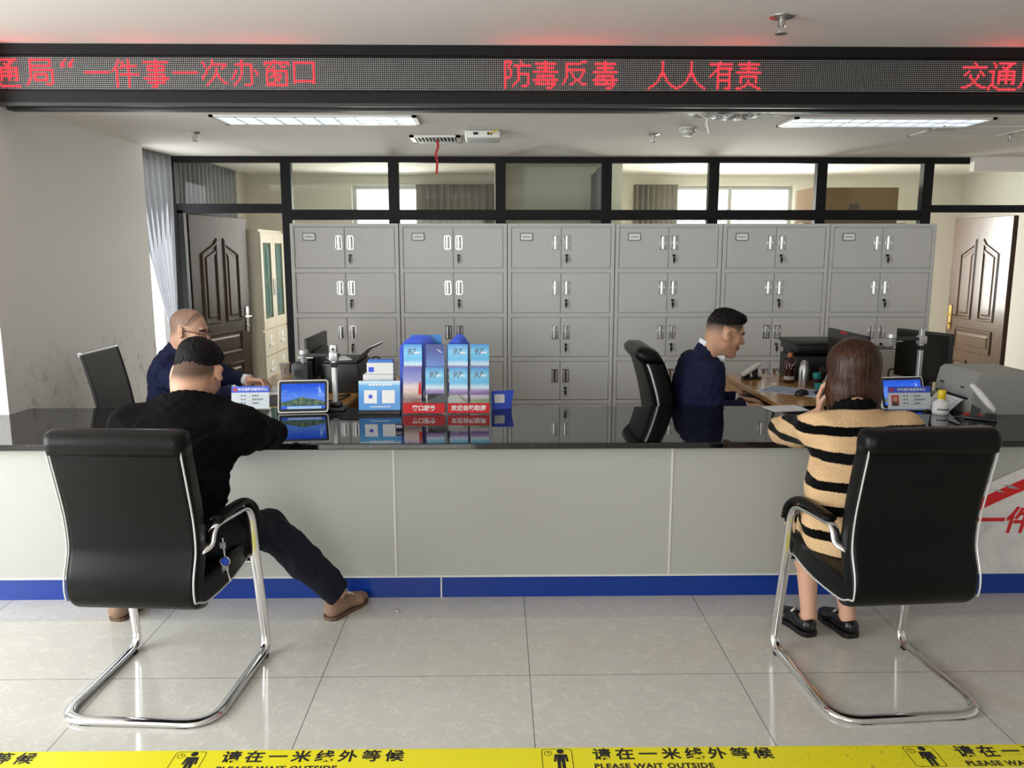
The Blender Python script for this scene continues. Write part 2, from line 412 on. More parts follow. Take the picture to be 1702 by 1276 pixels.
def dup(root, name=None, loc=None, rz=None, label=None, group=None):
    def cp(o, par):
        c = o.copy(); C.objects.link(c)
        if par: c.parent = par
        for ch in o.children: cp(ch, c)
        return c
    r = cp(root, None)
    if loc is not None: r.location = loc
    if rz is not None: r.rotation_euler = (0, 0, rz)
    return tag(r, label, None, group)
T = Matrix.Translation
def R(a, ax): return Matrix.Rotation(math.radians(a), 4, ax)
# ------------------------------------------------------------------ the setting
ZI, ZF, ZB = 2.385, 2.665, 2.45       # office ceiling, hall ceiling, back-room ceiling
struct('floor', bx(-4.6, 5.3, -3.1, 9.3, -0.12, 0.0), 'floor_tile')
bm = bx(-4.6, 5.3, -3.1, 4.47, ZF, ZF+0.1); struct('ceiling', bm, 'ceiling_paint')
bm = bx(-2.95, 5.3, 4.531, 6.86, ZI, ZI+0.38); struct('ceiling_office', bm, 'ceiling_paint')
bm = bx(-2.95, 5.3, 6.862, 9.3, ZB, ZB+0.3); struct('ceiling_back_room', bm, 'ceiling_paint')
# hall shell with two daylight windows (behind the camera and to the left)
def holed_wall(name, ax, c0, c1, lo, hi, z0, z1, holes, mat):
    """ax 'x': wall of constant x between c0..c1 running in y; 'y' the other way; holes (a0,a1,z0,z1)"""
    bm = BM(); cuts = sorted({lo, hi} | {h[0] for h in holes} | {h[1] for h in holes})
    def add(a0, a1, q0, q1):
        if ax == 'x': box(bm, c0, c1, a0, a1, q0, q1)
        else: box(bm, a0, a1, c0, c1, q0, q1)
    for a0, a1 in zip(cuts, cuts[1:]):
        hs = [h for h in holes if h[0] <= a0+1e-6 and h[1] >= a1-1e-6]
        if not hs: add(a0, a1, z0, z1)
        for h in hs:
            if h[2] > z0: add(a0, a1, z0, h[2])
            if h[3] < z1: add(a0, a1, h[3], z1)
    return struct(name, bm, mat)
holed_wall('wall_left', 'x', -4.65, -4.45, -3.1, 4.22, 0, ZF, [(-0.5, 2.9, 0.5, 2.4)], 'wall_paint')
holed_wall('wall_rear', 'y', -3.15, -2.95, -4.45, 5.2, 0, ZF, [(-2.9, -0.3, 0.5, 2.4)], 'wall_paint')
holed_wall('wall_right', 'x', 5.2, 5.35, -2.95, 9.3, 0, ZF, [], 'wall_paint')
struct('wall_office_left', bx(-2.9, -2.60, 4.22, 6.10, 0, ZF), 'wall_scuffed')
struct('wall_hall_end', bx(-4.65, -2.9, 4.22, 4.4, 0, ZF), 'wall_paint')
def window(name, ax, c, a0, a1, z0, z1, n, bar=0.06):
    bm = BM()
    def add(p0, p1, q0, q1, t=0.03):
        if ax == 'x': box(bm, c-t, c+t, p0, p1, q0, q1)
        else: box(bm, p0, p1, c-t, c+t, q0, q1)
    add(a0, a1, z0, z0+bar); add(a0, a1, z1-bar, z1)
    for i in range(n+1):
        p = a0 + (a1-a0-bar)*i/n; add(p, p+bar, z0+bar, z1-bar)
    o = struct(name, bm, 'satin_metal')
    g = BM()
    if ax == 'x': box(g, c-0.004, c+0.004, a0+bar, a1-bar, z0+bar, z1-bar)
    else: box(g, a0+bar, a1-bar, c-0.004, c+0.004, z0+bar, z1-bar)
    obj('glass_pane', g, 'glass_pane', o); return o
window('window_1', 'x', -4.56, -0.5, 2.9, 0.5, 2.4, 3); window('window_2', 'y', -3.06, -2.9, -0.3, 0.5, 2.4, 3)
# office left window recess, back-room walls
holed_wall('wall_window_recess', 'x', -2.80, -2.74, 6.10, 6.86, 0, ZI, [(6.12, 6.80, 0.45, 2.3)], 'wall_paint')
holed_wall('wall_back_left', 'x', -2.84, -2.78, 6.86, 9.3, 0, ZB+0.05, [], 'back_wall_paint')
window('window_3', 'x', -2.77, 6.12, 6.80, 0.45, 2.3, 1, 0.02)
holed_wall('wall_back', 'y', 9.1, 9.3, -2.95, 5.2, 0, ZB+0.05, [(-1.62, -0.86, 0.9, 2.34), (1.90, 3.30, 0.9, 2.34)], 'back_wall_paint')
window('window_4', 'y', 9.22, -1.62, -0.86, 0.9, 2.34, 1, 0.04); window('window_5', 'y', 9.22, 1.90, 3.30, 0.9, 2.34, 2, 0.04)
bm = BM(); box(bm, 0.98, 1.10, 7.3, 9.1, 0, ZB); box(bm, -0.04, 0.04, 7.9, 9.1, 0, ZB); box(bm, 0.04, 0.98, 8.25, 8.33, 0, ZB); struct('wall_divider', bm, 'back_wall_paint')
struct('soffit', bx(3.91, 5.2, 6.73, 6.795, 2.268, ZI-0.001), 'ceiling_paint')

# black-framed glazed partition behind the cabinets
YP = 6.80
post_x = [-2.72, -1.745, -0.864, 0.018, 0.896, 1.786, 2.685, 3.575]
bm = BM()
box(bm, -2.9, 5.2, YP, YP+0.06, 2.336, ZI+0.02)
for i, x in enumerate(post_x):
    w = 0.07 if i == 0 else 0.042
    box(bm, x-w, x+w, YP-0.004, YP+0.064, 0, 2.336)
for a, b in zip(post_x[1:7], post_x[2:8]):
    box(bm, a+0.04, b-0.04, YP, YP+0.06, 1.875, 1.958)
    box(bm, a+0.04, b-0.04, YP, YP+0.06, 0.0, 0.09)
box(bm, post_x[0]+0.06, post_x[1]-0.04, YP, YP+0.06, 1.93, 2.005)
box(bm, post_x[7]+0.04, 5.2, YP, YP+0.06, 1.94, 2.0)
box(bm, 4.60, 4.70, YP, YP+0.06, 0, 1.95); box(bm, -2.66, -2.6, YP, YP+0.062, 0, 1.95)
bmesh.ops.remove_doubles(bm, verts=bm.verts, dist=1e-5)
part_wall = struct('wall_partition', bm, 'frame_black')
for i, (a, b) in enumerate(zip(post_x, post_x[1:] + [5.2])):
    z0 = 1.958 if 0 < i < 7 else 2.0
    g = bx(a+0.03, b-0.03, YP+0.026, YP+0.034, z0-0.005, 2.341); obj('glass_pane', g, 'glass_pane', part_wall)
    if 0 < i < 7:
        g = bx(a+0.03, b-0.03, YP+0.026, YP+0.034, 0.085, 1.88); obj('glass_pane', g, 'glass_pane', part_wall)
bm = bx(-1.16, -1.04, 0, 0.004, 0, 0.002)
bm.free()

# moulded wooden doors, each standing open into the back room
def make_door(name, hinge, ang, mat, flip, handle_mat):
    """leaf along local +x from the hinge; moulding on the local -y face"""
    w, h, t = 0.88, 1.925, 0.045
    root = struct(name, bx(0, w, 0, t, 0.01, h, 0.004), mat)
    root.location = hinge; root.rotation_euler = (0, 0, math.radians(ang))
    def mould(poly, cls):
        # raised frame, sunk field: sweep a bead round the outline
        bm = BM(); n = len(poly)
        sweep(bm, rounded([(x, -0.001, z) for x, z in poly + [poly[0]]], 0.004, 2)[:-1] if False else [(x, -0.001, z) for x, z in poly], [(-0.016, 0), (-0.011, 0.011), (0, 0.007), (0.011, 0.011), (0.016, 0)], (1, 0, 0), closed=True, cap=False)
        return bm
    def panel(poly, name='moulded_panel'):
        bm = BM(); n = len(poly); c = V((sum(p[0] for p in poly)/n, 0, sum(p[1] for p in poly)/n))
        def ring(s, y): 
            out = []
            for i, (x, z) in enumerate(poly):
                a, b, d = V((*poly[i-1], 0)), V((x, z, 0)), V((*poly[(i+1) % n], 0))
                e1 = (b-a).normalized(); e2 = (d-b).normalized()
                n1 = V((-e1.y, e1.x, 0)); n2 = V((-e2.y, e2.x, 0)); m = (n1+n2); m = m/(1+n1.dot(n2))
                q = b + m*s; out.append(bm.verts.new((q.x, y, q.y)))
            return out
        rs = [ring(0, 0.0), ring(0.008, -0.013), ring(0.02, -0.013), ring(0.032, -0.001), ring(0.05, -0.001), ring(0.066, -0.009)]
        for a, b in zip(rs, rs[1:]):
            for i in range(n): bm.faces.new((a[i], a[(i+1) % n], b[(i+1) % n], b[i]))
        bm.faces.new(rs[-1])
        obj(name, bm, mat, root)
    # two tall panels with arched inner tops, a wide one, two small ones (counter-clockwise outlines)
    panel([(0.15, 0.98), (0.39, 0.98), (0.39, 1.74), (0.34, 1.685), (0.27, 1.655), (0.15, 1.60)][::1])
    panel([(0.49, 0.98), (0.73, 0.98), (0.73, 1.60), (0.61, 1.655), (0.54, 1.685), (0.49, 1.74)])
    panel([(0.15, 0.68), (0.73, 0.68), (0.73, 0.90), (0.15, 0.90)])
    panel([(0.15, 0.16), (0.39, 0.16), (0.39, 0.60), (0.15, 0.60)])
    panel([(0.49, 0.16), (0.73, 0.16), (0.73, 0.60), (0.49, 0.60)])
    hx = w-0.06
    bm = BM(); prism(bm, rrect(hx-0.022, hx+0.022, 0.86, 1.10, 0.02), 0, 0.008, R(90, 'X'))
    tube(bm, rounded([(hx, -0.005, 1.01), (hx, -0.05, 1.01), (hx-0.12, -0.055, 1.012)], 0.015, 4), 0.009)
    cyl(bm, (hx, -0.02, 0.92), (hx, 0, 0.92), 0.012)
    if handle_mat == 'chrome':
        for k, a in enumerate((-0.012, 0.012, 0.002)): box(bm, hx+a-0.006, hx+a+0.006, -0.05-0.004*k, -0.047-0.004*k, 0.84, 0.91)
    obj('door_handle', bm, handle_mat, root, True); return root
make_door('door_1', (-2.60, 6.90, 0), 76, 'door_brown', False, 'chrome')
# right leaf hinged on its right jamb, moulding faces the office
r_ = make_door('door_2', (4.50, 7.00, 0), 91, 'door_bronze', True, 'brass')
for ch in r_.children: ch.scale = (1, -1, 1); ch.location = (0, 0.045, 0)

# ------------------------------------------------------------------ steel lockers
def make_cabinet():
    t = thing('file_cabinet', '', 'cabinet')
    W_, D_, H_, RZ = 0.85, 0.385, 1.832, 0.3526
    bm = BM(); box(bm, 0.003, W_-0.003, 0.018, D_, 0.0, H_, 0.004, 1)
    # front face frame: uprights and rails standing proud of the doors' gaps
    for x0, x1 in ((0.003, 0.032), (W_-0.032, W_-0.003)): box(bm, x0, x1, 0, 0.02, 0, H_, 0.002, 1)
    for k in range(6):
        z1 = H_ - RZ*k; box(bm, 0.03, W_-0.03, 0.001, 0.02, max(z1-0.022 - (0.006 if k else 0), 0), min(z1+0.006 if k else z1, H_))
    obj('body', bm, 'cabinet_grey', t)
    for k in range(5):
        zt, zb = H_-RZ*k-0.032, H_-RZ*(k+1)+0.01
        for sd in (0, 1):
            x0, x1 = (0.036, W_/2-0.0025) if sd == 0 else (W_/2+0.0025, W_-0.036)
            d = obj('door', bx(x0, x1, 0.003, 0.017, zb, zt, 0.002, 1), 'cabinet_grey', t)
            hx = W_/2 + (-0.045 if sd == 0 else 0.045); hz = (zt+zb)/2 + 0.04
            # recessed pull: bright frame round a sunk cup
            h = BM()
            for a0, a1, b0, b1 in ((-0.021, -0.015, -0.055, 0.055), (0.015, 0.021, -0.055, 0.055), (-0.021, 0.021, 0.047, 0.055), (-0.021, 0.021, -0.055, -0.047)):
                box(h, hx+a0*1.25, hx+a1*1.25, -0.003, 0.004, hz+b0, hz+b1, 0.001, 1)
            cyl(h, (hx, 0.004, hz-0.047), (hx, 0.004, hz+0.047), 0.0150, n=14)
            obj('handle', h, 'chrome', d, True)
            if sd == 1:
                l = BM(); lx, lz = hx-0.004, hz-0.10
                cyl(l, (lx, -0.008, lz), (lx, 0.004, lz), 0.011, n=14)
                box(l, lx-0.002, lx+0.002, -0.028, -0.006, lz-0.006, lz+0.006)
                prism(l, rrect(lx-0.009, lx+0.009, lz-0.05, lz-0.012, 0.006, 3), 0.02, 0.023, R(90, 'X'))
                box(l, lx-0.003, lx+0.003, -0.023, -0.020, lz-0.064, lz-0.05)
                obj('lock', l, 'plastic_black', d)
            elif k == 0:
                p = BM(); px, pz = 0.15, zt-0.07
                prism(p, rrect(px-0.05, px+0.05, pz-0.03, pz+0.03, 0.008, 3), -0.003, 0.001, R(90, 'X'))
                lp = obj('label_holder', p, 'plastic_dark', d)
                p = BM(); prism(p, rrect(px-0.045, px+0.045, pz-0.025, pz+0.025, 0.006, 3), 0, 0.0025, R(90, 'X')); box(p, px-0.03, px+0.03, -0.0032, -0.002, pz-0.003, pz+0.002, mat=1)
                obj('label_card', p, ['ink_white', 'ink_grey'], lp)
            else:
                p = BM(); px, pz = 0.15, zt-0.07
                prism(p, rrect(px-0.05, px+0.05, pz-0.028, pz+0.028, 0.006, 3), -0.004, -0.0015, R(90, 'X'))
                obj('embossed_plate', p, 'cabinet_grey', d)
    return t
XC, YC = -1.6304, 6.3955
cab_names = ['grey steel locker cabinet at the left end of the row, behind the black printer',
             'grey steel locker cabinet second in the row, behind the leaflet rack',
             'grey steel locker cabinet third in the row, its doors all clear above the counter',
             'grey steel locker cabinet fourth in the row, behind the black leather office chair',
             'grey steel locker cabinet fifth in the row, behind the man in profile',
             'grey steel locker cabinet at the right end of the row, next to the bronze door']
cab0 = make_cabinet()
for i, nm in enumerate(cab_names):
    o = cab0 if i == 0 else dup(cab0)
    o.location = (XC + 0.85*i, YC + (0.0, 0.004, 0.0, 0.006, 0.0, 0.003)[i], 0); tag(o, nm, 'cabinet', 'grey steel locker cabinets in a row')

# glass-fronted cream cabinet seen through the left doorway; its front faces +x
t = thing('document_cabinet', 'cream steel cabinet with glass doors and drawers seen through the left doorway', 'cabinet', (-2.69, 7.86, 0))
obj('body', bx(0, 0.385, 0, 0.85, 0, 1.83, 0.004, 1), 'cabinet_cream', t)
for k in range(2):
    y0 = 0.01 + 0.418*k; bm = BM()
    for a0, a1, b0, b1 in ((0, 0.07, 0.86, 1.80), (0.342, 0.412, 0.86, 1.80), (0.07, 0.342, 0.86, 0.96), (0.07, 0.342, 1.70, 1.80)): box(bm, 0.386, 0.402, y0+a0, y0+a1, b0, b1)
    d = obj('door', bm, 'cabinet_cream', t); obj('glass_pane', bx(0.391, 0.395, y0+0.065, y0+0.347, 0.955, 1.705), 'cabinet_glass', d)
    h = BM(); yy = y0 + (0.39 if k == 0 else 0.022); box(h, 0.402, 0.414, yy-0.012, yy+0.012, 1.18, 1.34, 0.003); obj('handle', h, 'steel', d)
for q in range(3):
    for k in range(2):
        y0 = 0.01+0.418*k; z0 = 0.08+0.255*q
        d = obj('drawer', bx(0.386, 0.402, y0, y0+0.412, z0, z0+0.245, 0.003, 1), 'cabinet_cream', t)
        h = BM(); box(h, 0.402, 0.412, y0+0.14, y0+0.27, z0+0.09, z0+0.12, 0.003); obj('handle', h, 'plastic_white', d)
        h = BM(); box(h, 0.402, 0.405, y0+0.17, y0+0.24, z0+0.15, z0+0.2); obj('label_card', h, 'paper', d)
rnd = random.Random(3)
bk = BM(); y = 0.06
for z in (1.0, 1.36):
    y = 0.06
    while y < 0.78:
        w = rnd.uniform(0.03, 0.06); box(bk, 0.38, 0.3885, y, y+w-0.004, z, z+rnd.uniform(0.24, 0.3), mat=rnd.choice((0, 1, 2))); y += w
obj('stored_files', bk, ['paper_blue', 'teal_plastic', 'paper'], t, label='coloured file spines behind the glass')

# cardboard carton standing on the last lockers, behind the glass
t = thing('carton', 'brown cardboard carton behind the glass above the right-hand lockers', 'box', (3.13, 7.03, 0))
bm = BM(); box(bm, -0.42, 0.32, 0, 0.4, 1.86, 2.16, 0.004, 1); obj('box_body', bm, 'cardboard', t)
bm = text_bm('88', 0.09, 0.002, 0.004, m4=T((-0.06, -0.001, 1.985)) @ RX90); obj('printed_mark', bm, 'cardboard_print', t)
# shelf unit carrying it
t = thing('storage_shelf', 'grey steel shelf behind the partition under the brown carton', 'shelf', (3.07, 7.24, 0))
bm = BM()
for x in (-0.43, 0.43):
    for y in (-0.22, 0.22): box(bm, x-0.018, x+0.018, y-0.018, y+0.018, 0, 1.858)
obj('frame', bm, 'plastic_grey', t)
for z in (0.1, 0.7, 1.3, 1.838): obj('shelf_board', bx(-0.44, 0.44, -0.23, 0.23, z, z+0.02), 'plastic_grey', t)

# curtains: pleated sheets
def curtain_bm(p0, p1, z0, z1, folds, amp, gather=None, n=110, nz=14):
    """hanging from p0 to p1 (xy); gather(t, s) -> xy offset for height share s (0 top)"""
    bm = BM(); p0, p1 = V((*p0, 0)), V((*p1, 0)); d = p1-p0; nn = V((-d.y, d.x, 0)).normalized(); rows = []
    for k in range(nz+1):
        s_ = k/nz; z = z1 + (z0-z1)*s_; row = []
        for i in range(n+1):
            t_ = i/n; a = amp*(0.75+0.25*math.sin(5*t_+1.3))*math.sin(2*PI*folds*t_ + 0.7*math.sin(3*t_))
            q = p0 + d*t_ + nn*a
            if gather: q = gather(q, t_, s_)
            row.append(bm.verts.new((q.x, q.y, z)))
        rows.append(row)
    for a, b in zip(rows, rows[1:]):
        for i in range(n): bm.faces.new((a[i], a[i+1], b[i+1], b[i]))
    bmesh.ops.solidify(bm, geom=bm.faces, thickness=0.003)
    return bm
def tie(q, t_, s_):
    # drawn towards its far, tied end at about two thirds of the way down
    g = min(1.0, s_/0.70)**1.6 if s_ < 0.70 else 1.0 - 0.5*min(1, (s_-0.70)/0.3)
    e = V((-2.655, 6.66, 0)); return q + (e-q)*0.82*g
tag(obj('curtain', curtain_bm((-2.70, 6.15), (-2.645, 6.73), 0.35, 2.383, 6, 0.018, tie, nz=30), 'curtain_grey', None, 'all'), 'grey curtain drawn back beside the left office window', 'curtain')
tag(obj('curtain', curtain_bm((-2.735, 7.0), (-2.735, 8.6), 0.01, ZB-0.01, 14, 0.035), 'curtain_grey', None, 'all'), 'pale pleated curtain on the back-room side wall behind the leftmost transom pane', 'curtain')
tag(obj('curtain', curtain_bm((-0.90, 9.0), (-0.05, 9.0), 0.01, 2.34, 11, 0.035), 'curtain_taupe', None, 'all'), 'taupe pleated curtain at the back wall behind the third transom pane', 'curtain')
tag(obj('curtain', curtain_bm((1.48, 8.99), (1.97, 8.99), 0.01, 2.34, 8, 0.035), 'curtain_taupe', None, 'all'), 'narrow taupe curtain beside the wide bright back window', 'curtain')
tag(obj('curtain', curtain_bm((0.93, 7.35), (0.93, 8.2), 0.01, 2.36, 7, 0.03), 'curtain_grey', None, 'all'), 'grey curtain hanging along the side wall behind the fourth transom pane', 'curtain')
# balcony railing outside the left office window
t = thing('railing', 'metal safety railing outside the left office window', 'railing', (-2.98, 6.4, 0))
bm = BM(); tube(bm, [(0, -0.6, 1.16), (0, 0.5, 1.16)], 0.03); obj('top_rail', bm, 'steel', t, True)
bm = BM(); tube(bm, [(0, -0.6, 1.0), (0, 0.5, 1.0)], 0.014); obj('mid_rail', bm, 'steel', t, True)
for i in range(8):
    bm = BM(); tube(bm, [(0, -0.55+0.14*i, 0), (0, -0.55+0.14*i, 1.0 if i % 4 else 1.16)], 0.011); obj('bar', bm, 'steel', t, True)

# ------------------------------------------------------------------ counter
t = thing('service_counter', 'long service counter with black granite top, grey front panels and blue kick board', 'counter', (0.3, 3.98, 0))
def loc(bm, t): bmesh.ops.translate(bm, vec=-V(t.location), verts=bm.verts); return bm
XL, XR = -4.2, 4.6
bm = BM(); prism(bm, [(XL, 3.535), (XR, 3.535), (XR, 4.405), (-2.595, 4.405), (-2.595, 4.212), (XL, 4.212)], 0.732, 0.76)
bmesh.ops.bevel(bm, geom=[e for e in bm.edges if abs(e.verts[0].co.z-e.verts[1].co.z) < 1e-6], offset=0.004, segments=2, profile=0.5, affect='EDGES'); obj('worktop', loc(bm, t), 'granite', t)
seams = [XL, -1.777, -0.485, 0.80, 2.09, 3.38, XR]
for a, b in zip(seams, seams[1:]):
    obj('front_panel', loc(bx(a+0.002, b-0.002, 3.585, 3.60, 0.112, 0.731, 0.001, 1), t), 'panel_grey', t)
bm = BM()
for x in seams[1:-1]: box(bm, x-0.0045, x+0.0045, 3.582, 3.59, 0.112, 0.731)
box(bm, XL, XR, 3.580, 3.59, 0.104, 0.113)
obj('seam_strip', loc(bm, t), 'seam_white', t)
for a, b in ((XL, -0.277), (-0.272, XR)): obj('kick_board', loc(bx(a, b, 3.592, 3.606, 0.0, 0.105), t), 'kick_blue', t)
obj('joint_strip', loc(bx(-0.278, -0.271, 3.588, 3.60, 0.0, 0.105), t), 'seam_white', t)
obj('back_panel', loc(bx(XL, XR, 4.185, 4.20, 0, 0.731), t), 'plastic_grey', t)
for x in (XL+0.01, 0.3, XR-0.03): obj('support', loc(bx(x, x+0.02, 3.61, 4.184, 0, 0.731), t), 'plastic_grey', t)
# poster board on the right panel: arched top, red arc, brushed lettering
t = thing('poster_board', 'pale marbled poster with a red arc and red lettering on the counter front at right', 'poster', (2.3, 3.5805, 0.1))
X0p, X1p = 1.98, 3.25
def arc(x): return 0.81 - 0.44*((x-3.3)/1.32)**2 if x < 3.3 else 0.81
xs = [X0p + (X1p-X0p)*i/24 for i in range(25)]
bm = BM(); prism(bm, [(X0p-2.3, 0.014)] + [(X1p-2.3, 0.014)] + [(x-2.3, min(arc(x)-0.1, 0.630)) for x in xs[::-1]], 0.0, 0.004, R(90, 'X')); obj('board', bm, 'poster_print', t)
bm = BM(); xs2 = [x for x in xs if x > 2.1]
prism(bm, [(x-2.3, min(arc(x)-0.155, 0.60)) for x in xs2] + [(x-2.3, min(arc(x)-0.155, 0.60)-0.058) for x in xs2[::-1]], 0.004, 0.0045, R(90, 'X')); obj('red_arc', bm, 'red_print', t)
bm = text_bm('一件事', 0.135, 0.001, 0.0032, 'LEFT', 0.22, 1.05, m4=T((-0.07, -0.005, 0.262)) @ RX90); obj('lettering', bm, 'red_print', t)
bm = BM()
for q, (x, z, s_) in enumerate(((0.085, 0.43, 1.0), (0.035, 0.41, 0.7))):
    prism(bm, [(x-0.04*s_, z+0.012*s_), (x, z+0.012*s_), (x+0.045*s_, z-0.008*s_), (x-0.005*s_, z-0.004*s_), (x-0.012*s_, z+0.002*s_)], 0.004, 0.005, R(90, 'X'))
obj('printed_bird', bm, 'stone_grey', t)

# ------------------------------------------------------------------ floor tape
t = thing('floor_tape', 'yellow one-metre waiting line taped along the floor, black lettering and figures', 'tape', (0.1, 2.30, 0), math.radians(-0.25))
obj('tape', bx(-4.2, 4.6, -0.005, 0.112, 0.0, 0.0014), 'tape_yellow', t)
def figure(bm, x, y, s_):
    m = lambda p: [(x+a*s_, y+b*s_) for a, b in p]
    prism(bm, [(x+0.012*s_*math.cos(a*PI/6), y+(0.088+0.012*math.sin(a*PI/6))*s_) for a in range(12)], 0.0014, 0.0018)
    prism(bm, m([(-0.02, 0.073), (-0.024, 0.035), (-0.016, 0.035), (-0.013, 0.06), (-0.013, 0.0), (-0.002, 0.0), (-0.001, 0.036), (0.001, 0.036), (0.002, 0.0), (0.013, 0.0), (0.013, 0.06), (0.016, 0.035), (0.024, 0.035), (0.02, 0.073)]), 0.0014, 0.0018)
def frame_rect(bm, x0, x1, y0, y1, w):
    a, b = rrect(x0, x1, y0, y1, 0.012), rrect(x0+w, x1-w, y0+w, y1-w, 0.010)
    va = [bm.verts.new((*p, 0.0018)) for p in a]; vb = [bm.verts.new((*p, 0.0018)) for p in b]; n = len(a)
    for i in range(n): bm.faces.new((va[i], va[(i+1) % n], vb[(i+1) % n], vb[i]))
for k, (x0, fig) in enumerate(((-2.19, -2.36), (-1.0, -1.155), (0.20, 0.035), (1.39, 1.225), (2.6, 2.45))):
    bm = text_bm('请在一米线外等候', 0.062, 0.0004, 0.0016, 'LEFT', 0, 1.43, m4=T((x0, 0.072, 0.0017)))
    obj('lettering', bm, 'ink_dark', t)
    bm = text_bm('PLEASE WAIT OUTSIDE', 0.034, 0.0004, 0.0012, 'LEFT', 0, 1.1, m4=T((x0, 0.013, 0.0017)))
    obj('lettering', bm, 'ink_dark', t)
    bm = BM(); figure(bm, fig+0.062, 0.004, 1.0); frame_rect(bm, fig, fig+0.1, -0.001, 0.105, 0.0022)
    for i in range(14):
        a0, a1 = 2*PI*i/14, 2*PI*(i+1)/14; c_ = (fig+0.022, 0.082)
        bm.faces.new([bm.verts.new((c_[0]+r*math.cos(a), c_[1]+r*math.sin(a), 0.0018)) for r, a in ((0.013, a0), (0.013, a1), (0.0108, a1), (0.0108, a0))])
    box(bm, fig+0.021, fig+0.0235, 0.082, 0.092, 0.0014, 0.0018); box(bm, fig+0.021, fig+0.029, 0.081, 0.083, 0.0014, 0.0018)
    obj('pictogram', bm, 'ink_dark', t)

# ------------------------------------------------------------------ LED sign
GL = {
'通': "..#..#########.|...#......##...|...#...#.##....|........##.....|###..#########.|..#..#...#...#.|..#..#########.|..#..#...#...#.|..#..#########.|..#..#...#...#.|..#..#...#..##.|.##............|#..##..........|#....##########",
'局': "..###########..|..#.........#..|..#.........#..|..###########..|..#............|..############.|..#..........#.|..#.#######..#.|..#.#.....#..#.|..#.#.....#..#.|.#..#######..#.|.#...........#.|#.........###..",
'“': "....#...#......|...#...#.......|..##..##.......|..##..##.......|...............|...............|...............|...............|...............",
'一': ".#############.|...............|...............|...............|...............|...............|...............",
'件': "...#....#......|...#.#..#......|..#..#..#......|..#..########..|.##.#...#......|#.#.....#......|..#.....#......|..#.##########.|..#.....#......|..#.....#......|..#.....#......|..#.....#......|..#.....#......|..#.....#......",
'事': ".......#.......|.#############.|.......#.......|...#########...|...#...#...#...|...#########...|.......#.......|...#########...|.......#...#...|.#############.|.......#...#...|...#########...|.......#.......|.....###.......",
'次': ".....#.........|#....#.........|.#...########..|.#..#......#...|...#...#..#....|..#....#.......|..#....#.......|.#....#.#......|#.....#.#......|#....#...#.....|....#.....#....|...#.......##..|..#............",
'办': ".....#.........|.....#.........|..#########....|.....#....#....|.....#....#....|..#..#....#.#..|..#..#....#..#.|.#...#....#..#.|.#..#.....#....|#...#.....#....|...#......#....|..#.......#....|.#.....###.....",
'窗': "......#........|.#############.|.#..#....#...#.|...#..#...##...|..#..#.........|..###########..|..#...#.....#..|..#..#####..#..|..#.#.#..#..#..|..#....##...#..|..#...#.#...#..|..#.##......#..|..###########..",
'口': ".###########...|.#.........#...|.#.........#...|.#.........#...|.#.........#...|.#.........#...|.#.........#...|.#.........#...|.#.........#...|.###########...|.#.........#...",
'防': "####....#......|#..#.....#.....|#.#..#########.|#.#....#.......|#..#...#.......|#..#...#.......|#..#...######..|#..#...#....#..|###....#....#..|#......#....#..|#.....#.....#..|#....#......#..|#...#....###...|#..............",
'毒': ".......#.......|..###########..|.......#.......|...#########...|.......#.......|.#############.|...............|...#########...|...#..#....#...|.#############.|...#....#..#...|..###########..|...........#...|........###....",
'反': "..........###..|..########.....|..#............|..#............|..##########...|..#.#......#...|..#..#....#....|..#..#....#....|..#...#..#.....|.#.....##......|.#....#..#.....|#...##....###..",
'人': ".......#.......|.......#.......|.......#.......|.......#.......|.......#.......|.......#.......|......###......|......#.#......|.....#...#.....|.....#...#.....|....#.....#....|...#.......#...|.##.........##.|#.............#",
'有': "......#........|.############..|.....#.........|.....########..|....##.....#...|...#.#.....#...|..#..#######...|.#...#.....#...|.....#.....#...|.....#######...|.....#.....#...|.....#.....#...|.....#.....#...|.....#...###...",
'责': ".......#.......|..###########..|.......#.......|...#########...|.......#.......|.#############.|...............|...#########...|...#.......#...|...#...#...#...|...#...#...#...|......#.##.....|....##....##...|.###........##.",
'交': ".......#.......|........#......|.#############.|...............|....#.....#....|...#.......#...|..#..#...#..#..|.....#...#.....|......#.#......|.......#.......|......#.#......|....##...##....|.###.......###.",
}
YL, XS, ZS = 4.366, -2.598, 2.441
t = thing('led_sign', 'long black LED message sign with red scrolling characters above the counter', 'sign', (XS, YL, ZS))
XE = 3.4
bm = BM(); box(bm, 0.0, XE-XS, 0.012, 0.10, -0.075, 0.222, 0.003, 1)
box(bm, 0.0, XE-XS, -0.004, 0.02, 0.170, 0.222, 0.002, 1); box(bm, 0.0, XE-XS, -0.004, 0.02, -0.067, -0.010, 0.002, 1)
obj('housing', bm, 'frame_black', t)
obj('trim_strip', bx(0.0, XE-XS, -0.008, 0.02, -0.083, -0.066), 'plastic_dark', t)
obj('led_matrix', bx(0.0, XE-XS, 0.006, 0.0121, 0.0, 0.16), 'led_matrix', t)
bm = BM()
chars = [('通', 0.00), ('局', 0.13), ('“', 0.290), ('一', 0.42), ('件', 0.572), ('事', 0.722), ('一', 0.874), ('次', 1.03), ('办', 1.18), ('窗', 1.335), ('口', 1.49),
         ('防', 2.595), ('毒', 2.745), ('反', 2.895), ('毒', 3.05), ('人', 3.35), ('人', 3.50), ('有', 3.655), ('责', 3.805), ('交', 4.99), ('通', 5.14), ('局', 5.30)]
lit = set()
for ch, x in chars:
    rows = GL[ch].split('|'); c0 = round(x/0.01) + (4 if 0 < x < 2 else -1 if x == 0 else 3); top = 14 if ch not in ('一', '口') else (8 if ch == '一' else 13)
    for r, row in enumerate(rows):
        for c, v in enumerate(row):
            if v == '#' and c0+c >= 0: lit.add((c0+c, top-r))
